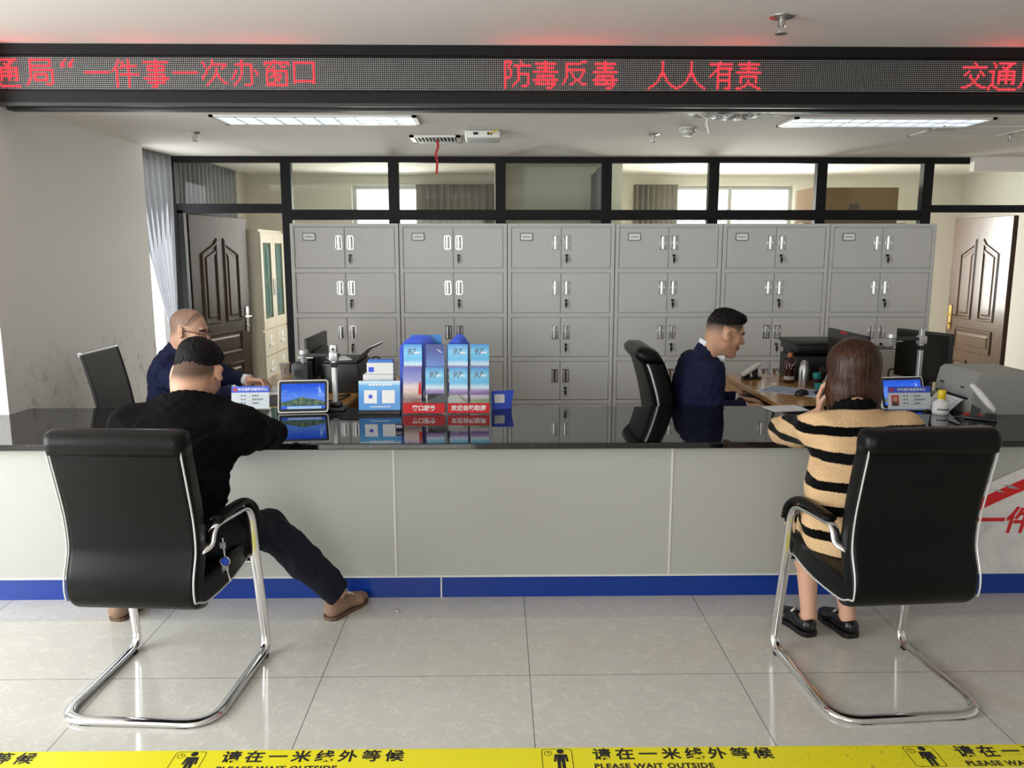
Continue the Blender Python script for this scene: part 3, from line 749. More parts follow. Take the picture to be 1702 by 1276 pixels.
for c, r in sorted(lit):
    if r < 0: continue
    cx, cz = (c+0.5)*0.01, (r+0.5)*0.01
    vs_ = [bm.verts.new((cx+0.0040*math.cos(PI*k/4), 0.0035, cz+0.0040*math.sin(PI*k/4))) for k in range(8)]
    ws = [bm.verts.new((v.co.x, 0.0062, v.co.z)) for v in vs_]
    bm.faces.new(vs_[::-1])
    for k in range(8): bm.faces.new((vs_[k], vs_[(k+1) % 8], ws[(k+1) % 8], ws[k]))
obj('lit_characters', bm, 'led_red', t, None, label='lit red Chinese characters')
# bulkhead that carries the sign between the two ceilings
struct('wall_bulkhead', bx(-2.598, 5.2, 4.467, 4.53, ZI-0.0, ZF), 'ceiling_paint')
struct('trim_1', bx(-2.598, 5.2, 4.467, 4.53, ZI-0.03, ZI-0.0005), 'plastic_dark')

# ------------------------------------------------------------------ ceiling fittings
def grille_light(x0, x1, y0, y1, lab):
    t = thing('ceiling_light', lab, 'light', ((x0+x1)/2, (y0+y1)/2, ZI), 0, 'recessed louvre ceiling lights')
    w, d = (x1-x0)/2, (y1-y0)/2
    bm = BM()
    for a in ((-w, w, -d, -d+0.025), (-w, w, d-0.025, d), (-w, -w+0.025, -d, d), (w-0.025, w, -d, d)): box(bm, *a, -0.012, -0.001)
    obj('frame', bm, 'grille_white', t)
    obj('lamp_tray', bx(-w+0.02, w-0.02, -d+0.02, d-0.02, -0.003, -0.001), 'tube_light', t)
    bm = BM(); n = 10
    for i in range(1, n):
        x = -w+0.02 + (2*w-0.04)*i/n
        prism(bm, [(-d+0.02, -0.012), (d-0.02, -0.012), (d-0.02, -0.004), (0, -0.0075), (-d+0.02, -0.004)], x-0.003, x+0.003, Matrix(((0, 0, 1, 0), (1, 0, 0, 0), (0, 1, 0, 0), (0, 0, 0, 1))))
    box(bm, -w+0.02, w-0.02, -0.004, 0.004, -0.012, -0.004)
    obj('louvre', bm, 'grille_white', t); return t
grille_light(-1.65, -0.47, 4.78, 5.09, 'lit recessed louvre ceiling light at left, above the leaflet rack side')
grille_light(1.72, 2.90, 4.80, 5.13, 'lit recessed louvre ceiling light at right, above the woman in stripes')
def sprinkler(x, y, z, lab, s_=1.0):
    t = thing('sprinkler', lab, 'sprinkler', (x, y, z), 0, 'ceiling sprinkler heads'); t.scale = (s_,)*3
    obj('escutcheon', lathe(BM(), [(0, -0.012), (0.012, -0.012), (0.040, -0.004), (0.042, 0.0), (0, 0.0)]), 'steel', t, True)
    bm = BM(); cyl(bm, (0, 0, -0.03), (0, 0, -0.008), 0.011); 
    for s2 in (-1, 1): tube(bm, [(0.009*s2, 0, -0.022), (0.015*s2, 0, -0.036), (0.004*s2, 0, -0.052)], 0.0028, 6)
    cyl(bm, (0, 0, -0.05), (0, 0, -0.03), 0.003)
    obj('frame_arms', bm, 'steel', t, True)
    obj('deflector', lathe(BM(), [(0, -0.058), (0.02, -0.056), (0.021, -0.054), (0, -0.052)]), 'steel', t, True)
sprinkler(-1.985, 5.48, ZI, 'small sprinkler head at the left of the office ceiling')
sprinkler(1.03, 5.5, ZI, 'small sprinkler head in mid ceiling next to the smoke detector')
sprinkler(3.39, 5.45, ZI, 'small sprinkler head at the right of the office ceiling')
sprinkler(1.285, 3.83, ZF, 'large sprinkler head on the hall ceiling in front of the sign', 1.35)
t = thing('smoke_detector', 'round white smoke detector on the office ceiling', 'detector', (1.195, 5.23, ZI))
obj('base', lathe(BM(), [(0, -0.014), (0.054, -0.014), (0.056, 0), (0, 0)]), 'plastic_pale', t, True)
obj('head', lathe(BM(), [(0, -0.052), (0.026, -0.052), (0.03, -0.044), (0.043, -0.036), (0.047, -0.016), (0.0, -0.0139)]), 'plastic_pale', t, True)
t = thing('wireless_router', 'white wireless access box fixed to the ceiling beside the vent', 'router', (-0.10, 5.46, ZI))
obj('case', bx(-0.115, 0.115, -0.12, 0.12, -0.05, -0.001, 0.012, 3), 'plastic_white', t, True)
bm = BM(); box(bm, -0.06, -0.03, -0.123, -0.118, -0.03, -0.014); box(bm, 0.03, 0.06, -0.123, -0.118, -0.03, -0.014); obj('port', bm, 'plastic_black', t)
bm = BM(); tube(bm, [(0.045, -0.122, -0.022), (0.05, -0.14, -0.02), (0.1, -0.15, -0.004)], 0.004); obj('cable', bm, 'yellow_plastic', t, True)
t = thing('air_vent', 'slatted ceiling air vent with a red ribbon tied to it', 'vent', (-0.425, 5.72, ZI))
bm = BM()
for a in ((-0.17, 0.17, -0.15, -0.12), (-0.17, 0.17, 0.12, 0.15), (-0.17, -0.14, -0.15, 0.15), (0.14, 0.17, -0.15, 0.15)): box(bm, *a, -0.014, -0.001)
obj('frame', bm, 'grille_white', t); obj('duct_opening', bx(-0.14, 0.14, -0.12, 0.12, -0.004, -0.001), 'gap_dark', t)
for i in range(11):
    x = -0.125 + 0.025*i; obj('slat', bx(x-0.004, x+0.004, -0.12, 0.12, -0.013, -0.004), 'grille_white', t)
bm = BM(); sweep(bm, smoothpath([(0.005, 0.0, -0.012), (0.012, -0.02, -0.06), (-0.004, -0.02, -0.11), (0.006, -0.03, -0.16), (0.0, -0.03, -0.245)], 5), [(-0.008, -0.0008), (0.008, -0.0008), (0.008, 0.0008), (-0.008, 0.0008)], (1, 0, 0))
tag(obj('ribbon', bm, 'red_cloth'), 'thin red ribbon hanging from the ceiling vent', 'ribbon').location = (-0.425, 5.72, ZI)
t = thing('air_vent', 'dark slatted ceiling vent behind the fourth transom pane', 'vent', (0.38, 7.35, ZB))
obj('frame', bx(-0.2, 0.2, -0.13, 0.13, -0.01, -0.001), 'grille_white', t)
for i in range(9): obj('slat', bx(-0.17+0.04*i, -0.145+0.04*i, -0.11, 0.11, -0.014, -0.0101), 'plastic_dark', t)
t = thing('access_hatch', 'closed rectangular access hatch in the office ceiling at right', 'hatch', (3.05, 5.32, ZI))
bm = BM()
for a in ((-0.3, 0.3, -0.22, -0.205), (-0.3, 0.3, 0.205, 0.22), (-0.3, -0.285, -0.22, 0.22), (0.285, 0.3, -0.22, 0.22)): box(bm, *a, -0.008, -0.001)
obj('frame', bm, 'grille_white', t); obj('panel', bx(-0.28, 0.28, -0.2, 0.2, -0.004, -0.001), 'ceiling_paint', t)
obj('latch', bx(-0.33, -0.16, -0.09, -0.06, -0.012, -0.001), 'satin_metal', t)
# hole in the ceiling stuffed with crumpled plastic sheeting
rnd = random.Random(11)
t = thing('torn_ceiling_patch', 'crumpled plastic sheeting hanging out of a torn hole in the ceiling', 'debris', (1.30, 4.62, ZI))
bm = BM(); pts = []
nx, ny = 18, 10
g = [[bm.verts.new((-0.24+0.48*i/nx + rnd.uniform(-0.012, 0.012), -0.1+0.2*j/ny+rnd.uniform(-0.01, 0.01), -0.004-0.05*rnd.random()*math.sin(PI*i/nx)*math.sin(PI*j/ny)-0.012*rnd.random())) for j in range(ny+1)] for i in range(nx+1)]
for i in range(nx):
    for j in range(ny): bm.faces.new((g[i][j], g[i+1][j], g[i+1][j+1], g[i][j+1]))
obj('plastic_sheet', bm, 'foil', t, None)
bm = BM()
for i in range(14):
    x, y = rnd.uniform(-0.28, 0.26), rnd.uniform(-0.1, 0.08); a = rnd.uniform(-0.5, 0.5)
    tube(bm, [(x, y, -0.006), (x+0.08*math.cos(a), y+0.08*math.sin(a), -0.02-0.03*rnd.random()), (x+0.15*math.cos(a), y+0.15*math.sin(a), -0.01)], 0.004, 6)
tube(bm, [(-0.12, 0.06, -0.01), (-0.125, 0.06, -0.06), (-0.11, 0.06, -0.11)], 0.007, 6)
obj('torn_strip', bm, 'seam_white', t)
obj('hole_edge', bx(0.09, 0.2, -0.05, 0.05, -0.003, -0.001), 'gap_dark', t)
# ------------------------------------------------------------------ chairs
def loft(bm, secs, n=7, mat=0):
    """secs: (centre, half width along x, half thickness along normal, normal) ; rounded-rectangle rings"""
    rings = []
    for c, w, h, nn, r in secs:
        c, nn = V(c), V(nn); rings.append([bm.verts.new(c + V((u, 0, 0)) + nn*v) for u, v in rrect(-w, w, -h, h, min(r, w*0.98, h*0.98), n)])
    m = len(rings[0])
    for a, b in zip(rings, rings[1:]):
        for i in range(m): bm.faces.new((a[i], a[(i+1) % m], b[(i+1) % m], b[i])).material_index = mat
    for ring, c in ((rings[0][::-1], secs[0][0]), (rings[-1], secs[-1][0])):
        k = bm.verts.new(c)
        for i in range(m): bm.faces.new((ring[i], ring[(i+1) % m], k)).material_index = mat
def pad(path, n_sub=6, r=0.028, side=1):
    """path: (y, z, half width, half thickness) -> bmesh of an upholstered pad"""
    pts = smoothpath([V((0, p[0], p[1])) for p in path], n_sub); prm = smoothpath([V((p[2], p[3], 0)) for p in path], n_sub); secs = []
    for i, p in enumerate(pts):
        t = (pts[min(i+1, len(pts)-1)] - pts[max(i-1, 0)]).normalized(); nn = V((0, t.z, -t.y))*side
        secs.append((p, prm[i].x, prm[i].y, nn, r))
    bm = BM(); loft(bm, secs); return bm, secs
def visitor_chair(lab, locn, rz):
    t = thing('visitor_chair', lab, 'chair', locn, rz, 'black leather cantilever visitor chairs')
    R_ = [(0.215, 0.115, 0.588), (0.240, 0.150, 0.600), (0.246, 0.165, 0.662), (0.262, 0.455, 0.648), (0.272, 0.545, 0.013), (0.272, 0.0, 0.013)]
    path = R_ + [(-x, y, z) for x, y, z in R_[::-1]]; rr = [0, 0.02, 0.03, 0.075, 0.07, 0.11, 0.11, 0.07, 0.075, 0.03, 0.02, 0]
    bm = BM(); sweep(bm, rounded(path, rr, 8), ellprof(0.040, 0.021, 16), (1, 0, 0)); obj('frame', bm, 'chrome', t, 'all')
    bm = BM(); tube(bm, [(-0.268, 0.50, 0.405), (0.268, 0.50, 0.405)], 0.011); obj('cross_bar', bm, 'chrome', t, True)
    for s_ in (-1, 1):
        for p in ((0.17*s_, 0.0), (0.272*s_, 0.49)): obj('foot_glide', bx(p[0]-0.02, p[0]+0.02, p[1]-0.012, p[1]+0.012, 0.0, 0.012), 'rubber', t)
        bm = BM(); pts = smoothpath([(0.248*s_, 0.19, 0.676), (0.252*s_, 0.30, 0.681), (0.258*s_, 0.42, 0.675), (0.264*s_, 0.482, 0.635), (0.267*s_, 0.50, 0.58)], 5)
        sweep(bm, pts, ellprof(0.05, 0.028, 14), (1, 0, 0)); obj('armrest', bm, 'leather', t, 'all')
    seat, _ = pad([(0.06, 0.440, 0.222, 0.030), (0.09, 0.440, 0.232, 0.044), (0.25, 0.438, 0.238, 0.050), (0.42, 0.452, 0.238, 0.050), (0.53, 0.462, 0.232, 0.042), (0.565, 0.460, 0.222, 0.028)], side=-1)
    obj('seat', seat, 'leather', t, 'all')
    bk = [(0.135, 0.402, 0.229, 0.030), (0.085, 0.440, 0.231, 0.043), (0.080, 0.50, 0.231, 0.046), (0.112, 0.60, 0.231, 0.046), (0.108, 0.72, 0.231, 0.046), (0.078, 0.86, 0.231, 0.046), (0.050, 0.97, 0.231, 0.044), (0.046, 1.0, 0.228, 0.036)]
    back, secs = pad(bk); obj('backrest', back, 'leather', t, 'all')
    bm = BM(); loft(bm, [((x, 0.042, 0.990), 0.001, 0.001, (0, 0, 1), 0.001) for x in ()] or [(V((0, 0.045, 0.955)), 0.236, 0.047, V((0, 1, 0)), 0.03), (V((0, 0.041, 0.985)), 0.240, 0.054, V((0, 1, 0)), 0.04), (V((0, 0.040, 1.010)), 0.239, 0.052, V((0, 1, 0)), 0.04), (V((0, 0.042, 1.028)), 0.234, 0.040, V((0, 1, 0)), 0.035), (V((0, 0.044, 1.036)), 0.22, 0.018, V((0, 1, 0)), 0.017)])
    obj('headrest_roll', bm, 'leather', t, 'all')
    for s_ in (-1, 1):
        e = [V((s_*0.2260, (c - nn*h).y, (c - nn*h).z)) for c, w, h, nn, r in secs[7:-4]]; e = e[::-1]
        e = e + [V((s_*0.2295, 0.062, 0.428)), V((s_*0.2305, 0.10, 0.410)), V((s_*0.2345, 0.16, 0.405)), V((s_*0.2385, 0.30, 0.405)), V((s_*0.2385, 0.42, 0.417)), V((s_*0.233, 0.53, 0.434))]
        bm = BM(); tube(bm, smoothpath(e, 2), 0.0034, 8); obj('piping', bm, 'piping', t, 'all')
    return t
visitor_chair('black leather visitor chair with chrome frame at left, behind the man in black', (-1.262, 2.565, 0), math.radians(-4))
visitor_chair('black leather visitor chair with chrome frame at right, behind the woman in stripes', (1.44, 2.55, 0), math.radians(4))

def swivel_base(t, col='chrome'):
    bm = BM(); cyl(bm, (0, 0, 0.09), (0, 0, 0.40), 0.028); cyl(bm, (0, 0, 0.36), (0, 0, 0.42), 0.09, 0.07); obj('gas_column', bm, 'plastic_black', t, True)
    bm = BM()
    for i in range(5):
        a = 2*PI*i/5+0.3; sweep(bm, [(0.02*math.cos(a), 0.02*math.sin(a), 0.105), (0.27*math.cos(a), 0.27*math.sin(a), 0.075)], ellprof(0.045, 0.03), (-math.sin(a), math.cos(a), 0))
    obj('star_base', bm, col, t, True)
    for i in range(5):
        a = 2*PI*i/5+0.3; c_ = V((0.27*math.cos(a), 0.27*math.sin(a), 0.03)); w = V((-math.sin(a), math.cos(a), 0))*0.022
        bm = BM(); cyl(bm, c_-w, c_+w, 0.03); cyl(bm, c_, c_+V((0, 0, 0.045)), 0.009); obj('caster', bm, 'rubber', t, True)
# executive chair of the right-hand clerk, facing +x
t = thing('office_chair', 'high-backed black leather office chair behind the counter', 'chair', (1.17, 4.74, 0), -PI/2)
swivel_base(t)
b, _ = pad([(-0.20, 0.45, 0.24, 0.05), (0, 0.455, 0.255, 0.055), (0.22, 0.465, 0.25, 0.05), (0.27, 0.45, 0.23, 0.03)], side=-1); obj('seat', b, 'leather', t, 'all')
bk = [(-0.17, 0.42, 0.22, 0.05), (-0.215, 0.52, 0.24, 0.062), (-0.205, 0.64, 0.25, 0.066), (-0.23, 0.80, 0.255, 0.066), (-0.275, 0.95, 0.25, 0.062), (-0.315, 1.03, 0.24, 0.052), (-0.33, 1.055, 0.22, 0.03)]
b, secs = pad(bk, r=0.045); obj('backrest', b, 'leather', t, 'all')
bm = BM(); loft(bm, [(V((0, -0.292, 0.985)), 0.253, 0.068, V((0, 1, 0)), 0.05), (V((0, -0.315, 1.02)), 0.256, 0.074, V((0, 1, 0)), 0.055), (V((0, -0.328, 1.05)), 0.25, 0.066, V((0, 1, 0)), 0.05), (V((0, -0.335, 1.073)), 0.22, 0.035, V((0, 1, 0)), 0.03)]); obj('headrest_roll', bm, 'leather', t, 'all')
for s_ in (-1, 1):
    e = [V((s_*(w-0.004), (c - nn*h*0.55).y, (c - nn*h*0.55).z)) for c, w, h, nn, r in secs[3:-5]]
    bm = BM(); tube(bm, e, 0.006, 8); obj('piping', bm, 'piping', t, 'all')
    bm = BM(); sweep(bm, smoothpath([(0.29*s_, -0.19, 0.64), (0.30*s_, 0.0, 0.67), (0.30*s_, 0.16, 0.655)], 6), ellprof(0.06, 0.035), (1, 0, 0)); tube(bm, rounded([(0.23*s_, 0.02, 0.42), (0.30*s_, 0.02, 0.44), (0.30*s_, 0.02, 0.66)], 0.05), 0.014); obj('armrest', bm, 'leather', t, 'all')
# mesh-backed chair of the left-hand clerk
t = thing('mesh_chair', 'mesh-backed office chair with silver frame against the left wall', 'chair', (-2.02, 4.82, 0), -PI/2)
swivel_base(t)
b, _ = pad([(-0.2, 0.46, 0.22, 0.025), (0, 0.46, 0.235, 0.03), (0.2, 0.465, 0.235, 0.028), (0.25, 0.455, 0.21, 0.015)], side=-1); obj('seat', b, 'mesh_fabric', t, 'all')
bm = BM(); prof_ = smoothpath([(0, -0.235, 0.50), (0, -0.285, 0.62), (0, -0.318, 0.80), (0, -0.365, 1.0), (0, -0.378, 1.03)], 5)
sweep(bm, prof_, [(-0.205, -0.006), (0.205, -0.006), (0.205, 0.006), (-0.205, 0.006)], (1, 0, 0)); obj('backrest', bm, 'mesh_fabric', t, True)
for s_ in (-1, 1):
    bm = BM(); tube(bm, [p + V((0.212*s_, 0, 0)) for p in prof_], 0.012, 10); obj('side_rail', bm, 'plastic_dark', t, True)
bm = BM(); tube(bm, [(-0.222, -0.38, 1.032), (0.222, -0.38, 1.032)], 0.014, 12); obj('top_rail', bm, 'satin_metal', t, True)
for s_ in (-1, 1):
    bm = BM(); tube(bm, rounded([(0.235*s_, -0.27, 0.60), (0.25*s_, -0.05, 0.66), (0.25*s_, 0.14, 0.65), (0.235*s_, 0.10, 0.46)], 0.05), 0.013); obj('armrest', bm, 'satin_metal', t, True)

# ------------------------------------------------------------------ desks
def desk(lab, x0, x1, y0, y1, ped):
    t = thing('office_desk', lab, 'desk', ((x0+x1)/2, (y0+y1)/2, 0)); cx, cy = (x0+x1)/2, (y0+y1)/2
    obj('desktop', bx(x0-cx, x1-cx, y0-cy, y1-cy, 0.718, 0.75, 0.005, 2), 'desk_oak', t)
    s_ = 1 if ped == 'left' else -1; w = (x1-x0)/2-0.02; d = (y1-y0)/2-0.02
    obj('side_panel', bx(-w, w, -d, -d+0.025, 0, 0.717), 'desk_oak', t)
    obj('modesty_panel', bx(s_*w-0.012, s_*w+0.012, -d+0.026, d, 0.15, 0.717) if ped == 'left' else bx(-w*1.0-0.0, -w+0.02, -d+0.026, d, 0.15, 0.717), 'desk_dark', t) if False else None
    p = obj('pedestal', bx(-w, w-0.02, d-0.42, d, 0, 0.717), 'desk_oak', t)
    for k in range(3):
        z0 = 0.06+0.22*k; xx = -w-0.014 if s_ > 0 else w-0.022
        q = obj('drawer', bx(xx, xx+0.016, d-0.41, d-0.01, z0, z0+0.205, 0.002, 1), 'desk_oak', t)
        h = BM(); hx_ = xx-0.006 if s_ > 0 else xx+0.015; box(h, hx_, hx_+0.007, d-0.225, d-0.195, z0+0.12, z0+0.15); obj('lock', h, 'red_print', q)
    return t
desk('oak desk behind the counter at left with the black printer on it', -1.60, -0.875, 4.43, 5.75, 'right')
desk('oak desk behind the counter at right with tea bottle and papers', 1.61, 2.95, 4.43, 5.66, 'left')
t = thing('keyboard_tray', 'pulled-out keyboard tray under the right oak desk', 'tray', (1.58, 4.78, 0.66))
obj('tray_board', bx(-0.16, 0.12, -0.26, 0.26, 0, 0.015), 'desk_dark', t)
for s_ in (-1, 1): obj('slide_rail', bx(-0.16, 0.12, 0.262*s_-0.005, 0.262*s_+0.005, 0, 0.058), 'steel', t)
t = thing('side_cabinet', 'low wooden cabinet beside the black printer with cables on it', 'cabinet', (-0.76, 5.38, 0))
obj('body', bx(-0.10, 0.14, -0.22, 0.25, 0, 0.72), 'desk_dark', t); obj('top', bx(-0.11, 0.15, -0.23, 0.26, 0.7205, 0.745, 0.003, 1), 'desk_oak', t)

# ------------------------------------------------------------------ things on the counter
ZC = 0.7602
def tablet(lab, locn, rz, w=0.265, h=0.178, bar=True):
    t = thing('tablet', lab, 'tablet', locn, rz, 'tablets in stands on the counter')
    m = T((0, 0, 0.004)) @ R(-20, 'X')
    bm = BM(); prism(bm, rrect(-w/2, w/2, 0, h, 0.016), -0.012, 0.0, m @ RX90); 
    bmesh.ops.translate(bm, vec=(0, 0.0, 0.0), verts=bm.verts); obj('casing', bm, 'plastic_white', t, True)
    bm = BM(); prism(bm, rrect(-w/2+0.006, w/2-0.006, 0.006, h-0.006, 0.012), 0.0, 0.0012, m @ RX90); obj('bezel', bm, 'plastic_black', t, True)
    # screen: its own object space centred on the picture
    sw, sh = w-0.036, h-0.04
    s_ = obj('screen', bx(-sw/2, sw/2, -0.0006, 0.0, -sh/2, sh/2), 'screen_picture', t)
    s_.location = m @ V((0, -0.0014, h/2)); s_.rotation_euler = m.to_euler()
    if bar:
        b = obj('task_bar', bx(-sw*0.36, sw*0.42, -0.0004, 0.0, -sh*0.5, -sh*0.40), 'screen_bar', t); b.location = m @ V((0, -0.0022, h/2)); b.rotation_euler = m.to_euler()
    bm = BM(); prism(bm, [(0, 0), (0.075, 0), (0.075, 0.006), (0.04, 0.09), (0.032, 0.09), (0.062, 0.006), (0, 0.006)], -0.05, 0.05, T((0, 0.012, -0.0)) @ Matrix(((0, 0, 1, 0), (1, 0, 0, 0), (0, 1, 0, 0), (0, 0, 0, 1)))); obj('stand', bm, 'plastic_white', t)
    return t
tablet('white tablet with a seaside picture, beside the man in black', (-1.05, 4.235, ZC), math.radians(6))
tablet('white tablet with blue sky picture half hidden by the name stand and the woman', (2.235, 4.30, ZC), math.radians(8), bar=False)
tablet('white tablet with blue sky picture cut by the right edge of the photo', (2.84, 4.225, ZC), math.radians(-6))

def name_stand(lab, locn, rz, w, photo):
    t = thing('name_stand', lab, 'sign', locn, rz, 'acrylic name stands on the counter'); h = 0.125
    m = R(-12, 'X')
    obj('base', bx(-w/2-0.005, w/2+0.005, -0.005, 0.07, 0, 0.012, 0.003, 1), 'acrylic', t)
    def P_(bm): bmesh.ops.transform(bm, matrix=T((0, 0.02, 0.012)) @ m, verts=bm.verts); return bm
    obj('acrylic_sheet', P_(bx(-w/2-0.003, w/2+0.003, -0.003, -0.001, 0, h+0.003)), 'acrylic', t)
    c_ = obj('card', P_(bx(-w/2, w/2, -0.0008, 0.001, 0.002, h)), 'paper', t)
    hd = obj('header_band', P_(bx(-w/2, w/2, -0.0014, -0.0008, h-0.034, h)), 'blue_plastic', c_)
    obj('header_lettering', P_(text_bm('中方县政务服务中心', 0.0175, 0.0003, 0.0004, m4=T((0.012, -0.0017, h-0.018)) @ RX90)), 'ink_white', hd)
    bm = BM(); box(bm, -w/2+0.01, -w/2+0.03, -0.0018, -0.0014, h-0.026, h-0.010); obj('emblem', P_(bm), 'red_print', hd)
    bm = BM(); x0 = -w/2+0.085 if photo else -w/2+0.05
    for k in range(3):
        z = 0.07-0.02*k
        for q in (0, 0.016): box(bm, x0+q, x0+q+0.009, -0.0013, -0.0008, z, z+0.008)
        for q in range(3+k % 2*2): box(bm, x0+0.06+0.012*q, x0+0.069+0.012*q, -0.0013, -0.0008, z, z+0.008)
        box(bm, x0+0.035, x0+0.11, -0.0012, -0.0008, z-0.003, z-0.002)
    obj('printed_lines', P_(bm), 'ink_grey', c_)
    if photo:
        bm = bx(-w/2+0.02, -w/2+0.06, -0.0014, -0.0008, 0.02, 0.078); ph = obj('portrait_photo', P_(bm), 'red_print', c_)
        bm = BM(); prism(bm, [(0.012*math.cos(a*PI/8), 0.015*math.sin(a*PI/8)) for a in range(16)], 0, 0.0004, T((-w/2+0.04, -0.0016, 0.056)) @ RX90); obj('portrait_face', P_(bm), 'skin_tan', ph)
        bm = BM(); prism(bm, [(-0.018, -0.016), (0.018, -0.016), (0.014, 0.002), (0.004, 0.006), (-0.004, 0.006), (-0.014, 0.002)], 0, 0.0004, T((-w/2+0.04, -0.0016, 0.037)) @ RX90); obj('portrait_suit', P_(bm), 'ink_dark', ph)
name_stand('acrylic name stand with blue header beside the left tablet', (-1.345, 4.27, ZC), math.radians(4), 0.20, False)
name_stand('acrylic name stand with red portrait photo in front of the middle tablet', (2.222, 4.205, ZC), math.radians(1), 0.235, True)

def document_camera(lab, locn, rz, pole_h, arm_z, arm_l, mat, base):
    t = thing('document_camera', lab, 'camera', locn, rz, 'document camera stands')
    b = BM(); box(b, -base, base, -0.055, 0.055, 0, 0.018, 0.006, 2); box(b, -0.03, 0.035, -0.028, 0.028, 0.018, 0.045, 0.008, 2); obj('base', b, 'plastic_black', t, True)
    b = BM(); prism(b, rrect(-0.0125, 0.0125, -0.015, 0.015, 0.006), 0.04, pole_h); obj('pole', b, mat, t, True)
    b = BM(); box(b, -0.017, 0.017, -0.019, 0.019, arm_z-0.065, arm_z-0.038, 0.003); obj('collar', b, 'plastic_black', t)
    b = BM(); box(b, -0.022, 0.024, -0.022, 0.022, arm_z-0.03, arm_z+0.018, 0.006); obj('joint', b, 'satin_metal', t, True)
    b = BM(); sweep(b, [(0.03, 0, arm_z), (-arm_l, 0, arm_z)], rrect(-0.014, 0.014, -0.010, 0.010, 0.006, 3), (0, 1, 0)); obj('arm', b, 'plastic_dark', t, True)
    b = BM(); box(b, -arm_l-0.01, -arm_l*0.6, -0.015, 0.015, arm_z-0.016, arm_z-0.009, 0.003); obj('arm_strip', b, mat, t, True)
    b = BM(); cyl(b, (-arm_l+0.02, 0, arm_z-0.04), (-arm_l+0.02, 0, arm_z+0.005), 0.016, 0.026); cyl(b, (-arm_l+0.02, 0, arm_z+0.008), (-arm_l+0.02, 0, arm_z+0.028), 0.026, 0.024); obj('camera_head', b, 'satin_metal', t, True)
    b = BM(); cyl(b, (-arm_l+0.02, 0, arm_z-0.048), (-arm_l+0.02, 0, arm_z-0.04), 0.010); obj('lens', b, 'plastic_black', t, True)
    if mat == 'plastic_white':
        b = BM(); box(b, -0.016, 0.02, -0.018, 0.018, arm_z+0.012, pole_h+0.014, 0.006); cyl(b, (0, -0.02, pole_h-0.01), (0, -0.017, pole_h-0.01), 0.007, mat=1); obj('top_camera', b, ['satin_metal', 'plastic_black'], t, True)
    return t
document_camera('silver document camera on a pole beside the left tablet', (-0.895, 4.335, ZC), math.radians(-3), 0.345, 0.300, 0.185, 'plastic_white', 0.06)
document_camera('slim grey document camera at right in front of the dark monitor', (2.455, 4.60, 0.7502), math.radians(4), 0.425, 0.366, 0.20, 'satin_metal', 0.05)

# card stand with two blank square panels (its codes left out)
t = thing('card_stand', 'blue sky printed card stand with two white squares beside the leaflet rack', 'sign', (-0.637, 4.21, ZC), math.radians(1))
m = R(-8, 'X')
obj('base', bx(-0.112, 0.112, -0.012, 0.06, 0, 0.02, 0.002, 1), 'plastic_black', t)
c_ = obj('card', bx(-0.11, 0.11, 0, 0.002, -0.078, 0.078), 'card_sky', t); c_.location = (0, 0.012, 0.0985); c_.rotation_euler = m.to_euler()
for x in (-0.047, 0.048):
    bm = BM(); box(bm, x-0.034, x+0.034, -0.0006, 0, -0.042, 0.028); obj('blank_square', bm, 'ink_white', c_)
bm = BM(); prism(bm, [(0.011*math.cos(a*PI/8), 0.011*math.sin(a*PI/8)) for a in range(16)], 0, 0.0004, T((-0.047, -0.0006, -0.006)) @ RX90); obj('round_emblem', bm, 'blue_plastic', c_)
bm = BM(); 
for q in range(7): box(bm, -0.055+0.018*q, -0.042+0.018*q, -0.0005, 0, 0.052, 0.062)
for q in range(10): box(bm, -0.05+0.011*q, -0.042+0.011*q, -0.0005, 0, -0.063, -0.058)
obj('printed_lines', bm, 'ink_white', c_)

# leaflet rack: clear acrylic, two tiers of four
t = thing('leaflet_rack', 'clear acrylic leaflet rack with a red printed strip in the middle of the counter', 'rack', (-0.28, 4.20, ZC))
w = 0.238
bm = BM()
box(bm, -w, w, 0.0, 0.115, 0, 0.004); box(bm, -w, w, 0.112, 0.115, 0.004, 0.37); box(bm, -w, w, 0.056, 0.059, 0.004, 0.245)
for x in (-w, 0.0, w): box(bm, x-0.0015, x+0.0015, 0.0, 0.115, 0.004, 0.12); box(bm, x-0.0015, x+0.0015, 0.056, 0.115, 0.12, 0.35)
obj('shell', bm, 'acrylic', t)
for c_ in (-w/2, w/2):
    bm = BM(); top = [(c_+w/2-0.002 - (w-0.004)*i/16, 0.125-0.05*math.sin(PI*i/16)) for i in range(17)]
    prism(bm, [(c_-w/2+0.002, 0.004), (c_+w/2-0.002, 0.004)] + top, -0.0025, 0, RX90); obj('front_panel', bm, 'acrylic', t)
    bm = BM(); prism(bm, [(c_-w/2+0.002, 0.245), (c_+w/2-0.002, 0.245), (c_+w/2-0.002, 0.255), (c_-w/2+0.002, 0.255)], -0.0025, 0, T((0, 0.058, 0)) @ RX90); obj('upper_front_panel', bm, 'acrylic', t)
for c_, tx in ((-w/2, '窗口服务'), (w/2, '欢迎自助取阅')):
    st = obj('printed_strip', bx(c_-w/2+0.008, c_+w/2-0.008, -0.0042, -0.0028, 0.006, 0.06), 'red_print', t)
    obj('strip_lettering', text_bm(tx, 0.031, 0.0004, 0.0008, m4=T((c_+(0 if c_ > 0 else 0), -0.0046, 0.032)) @ RX90), 'ink_white', st)
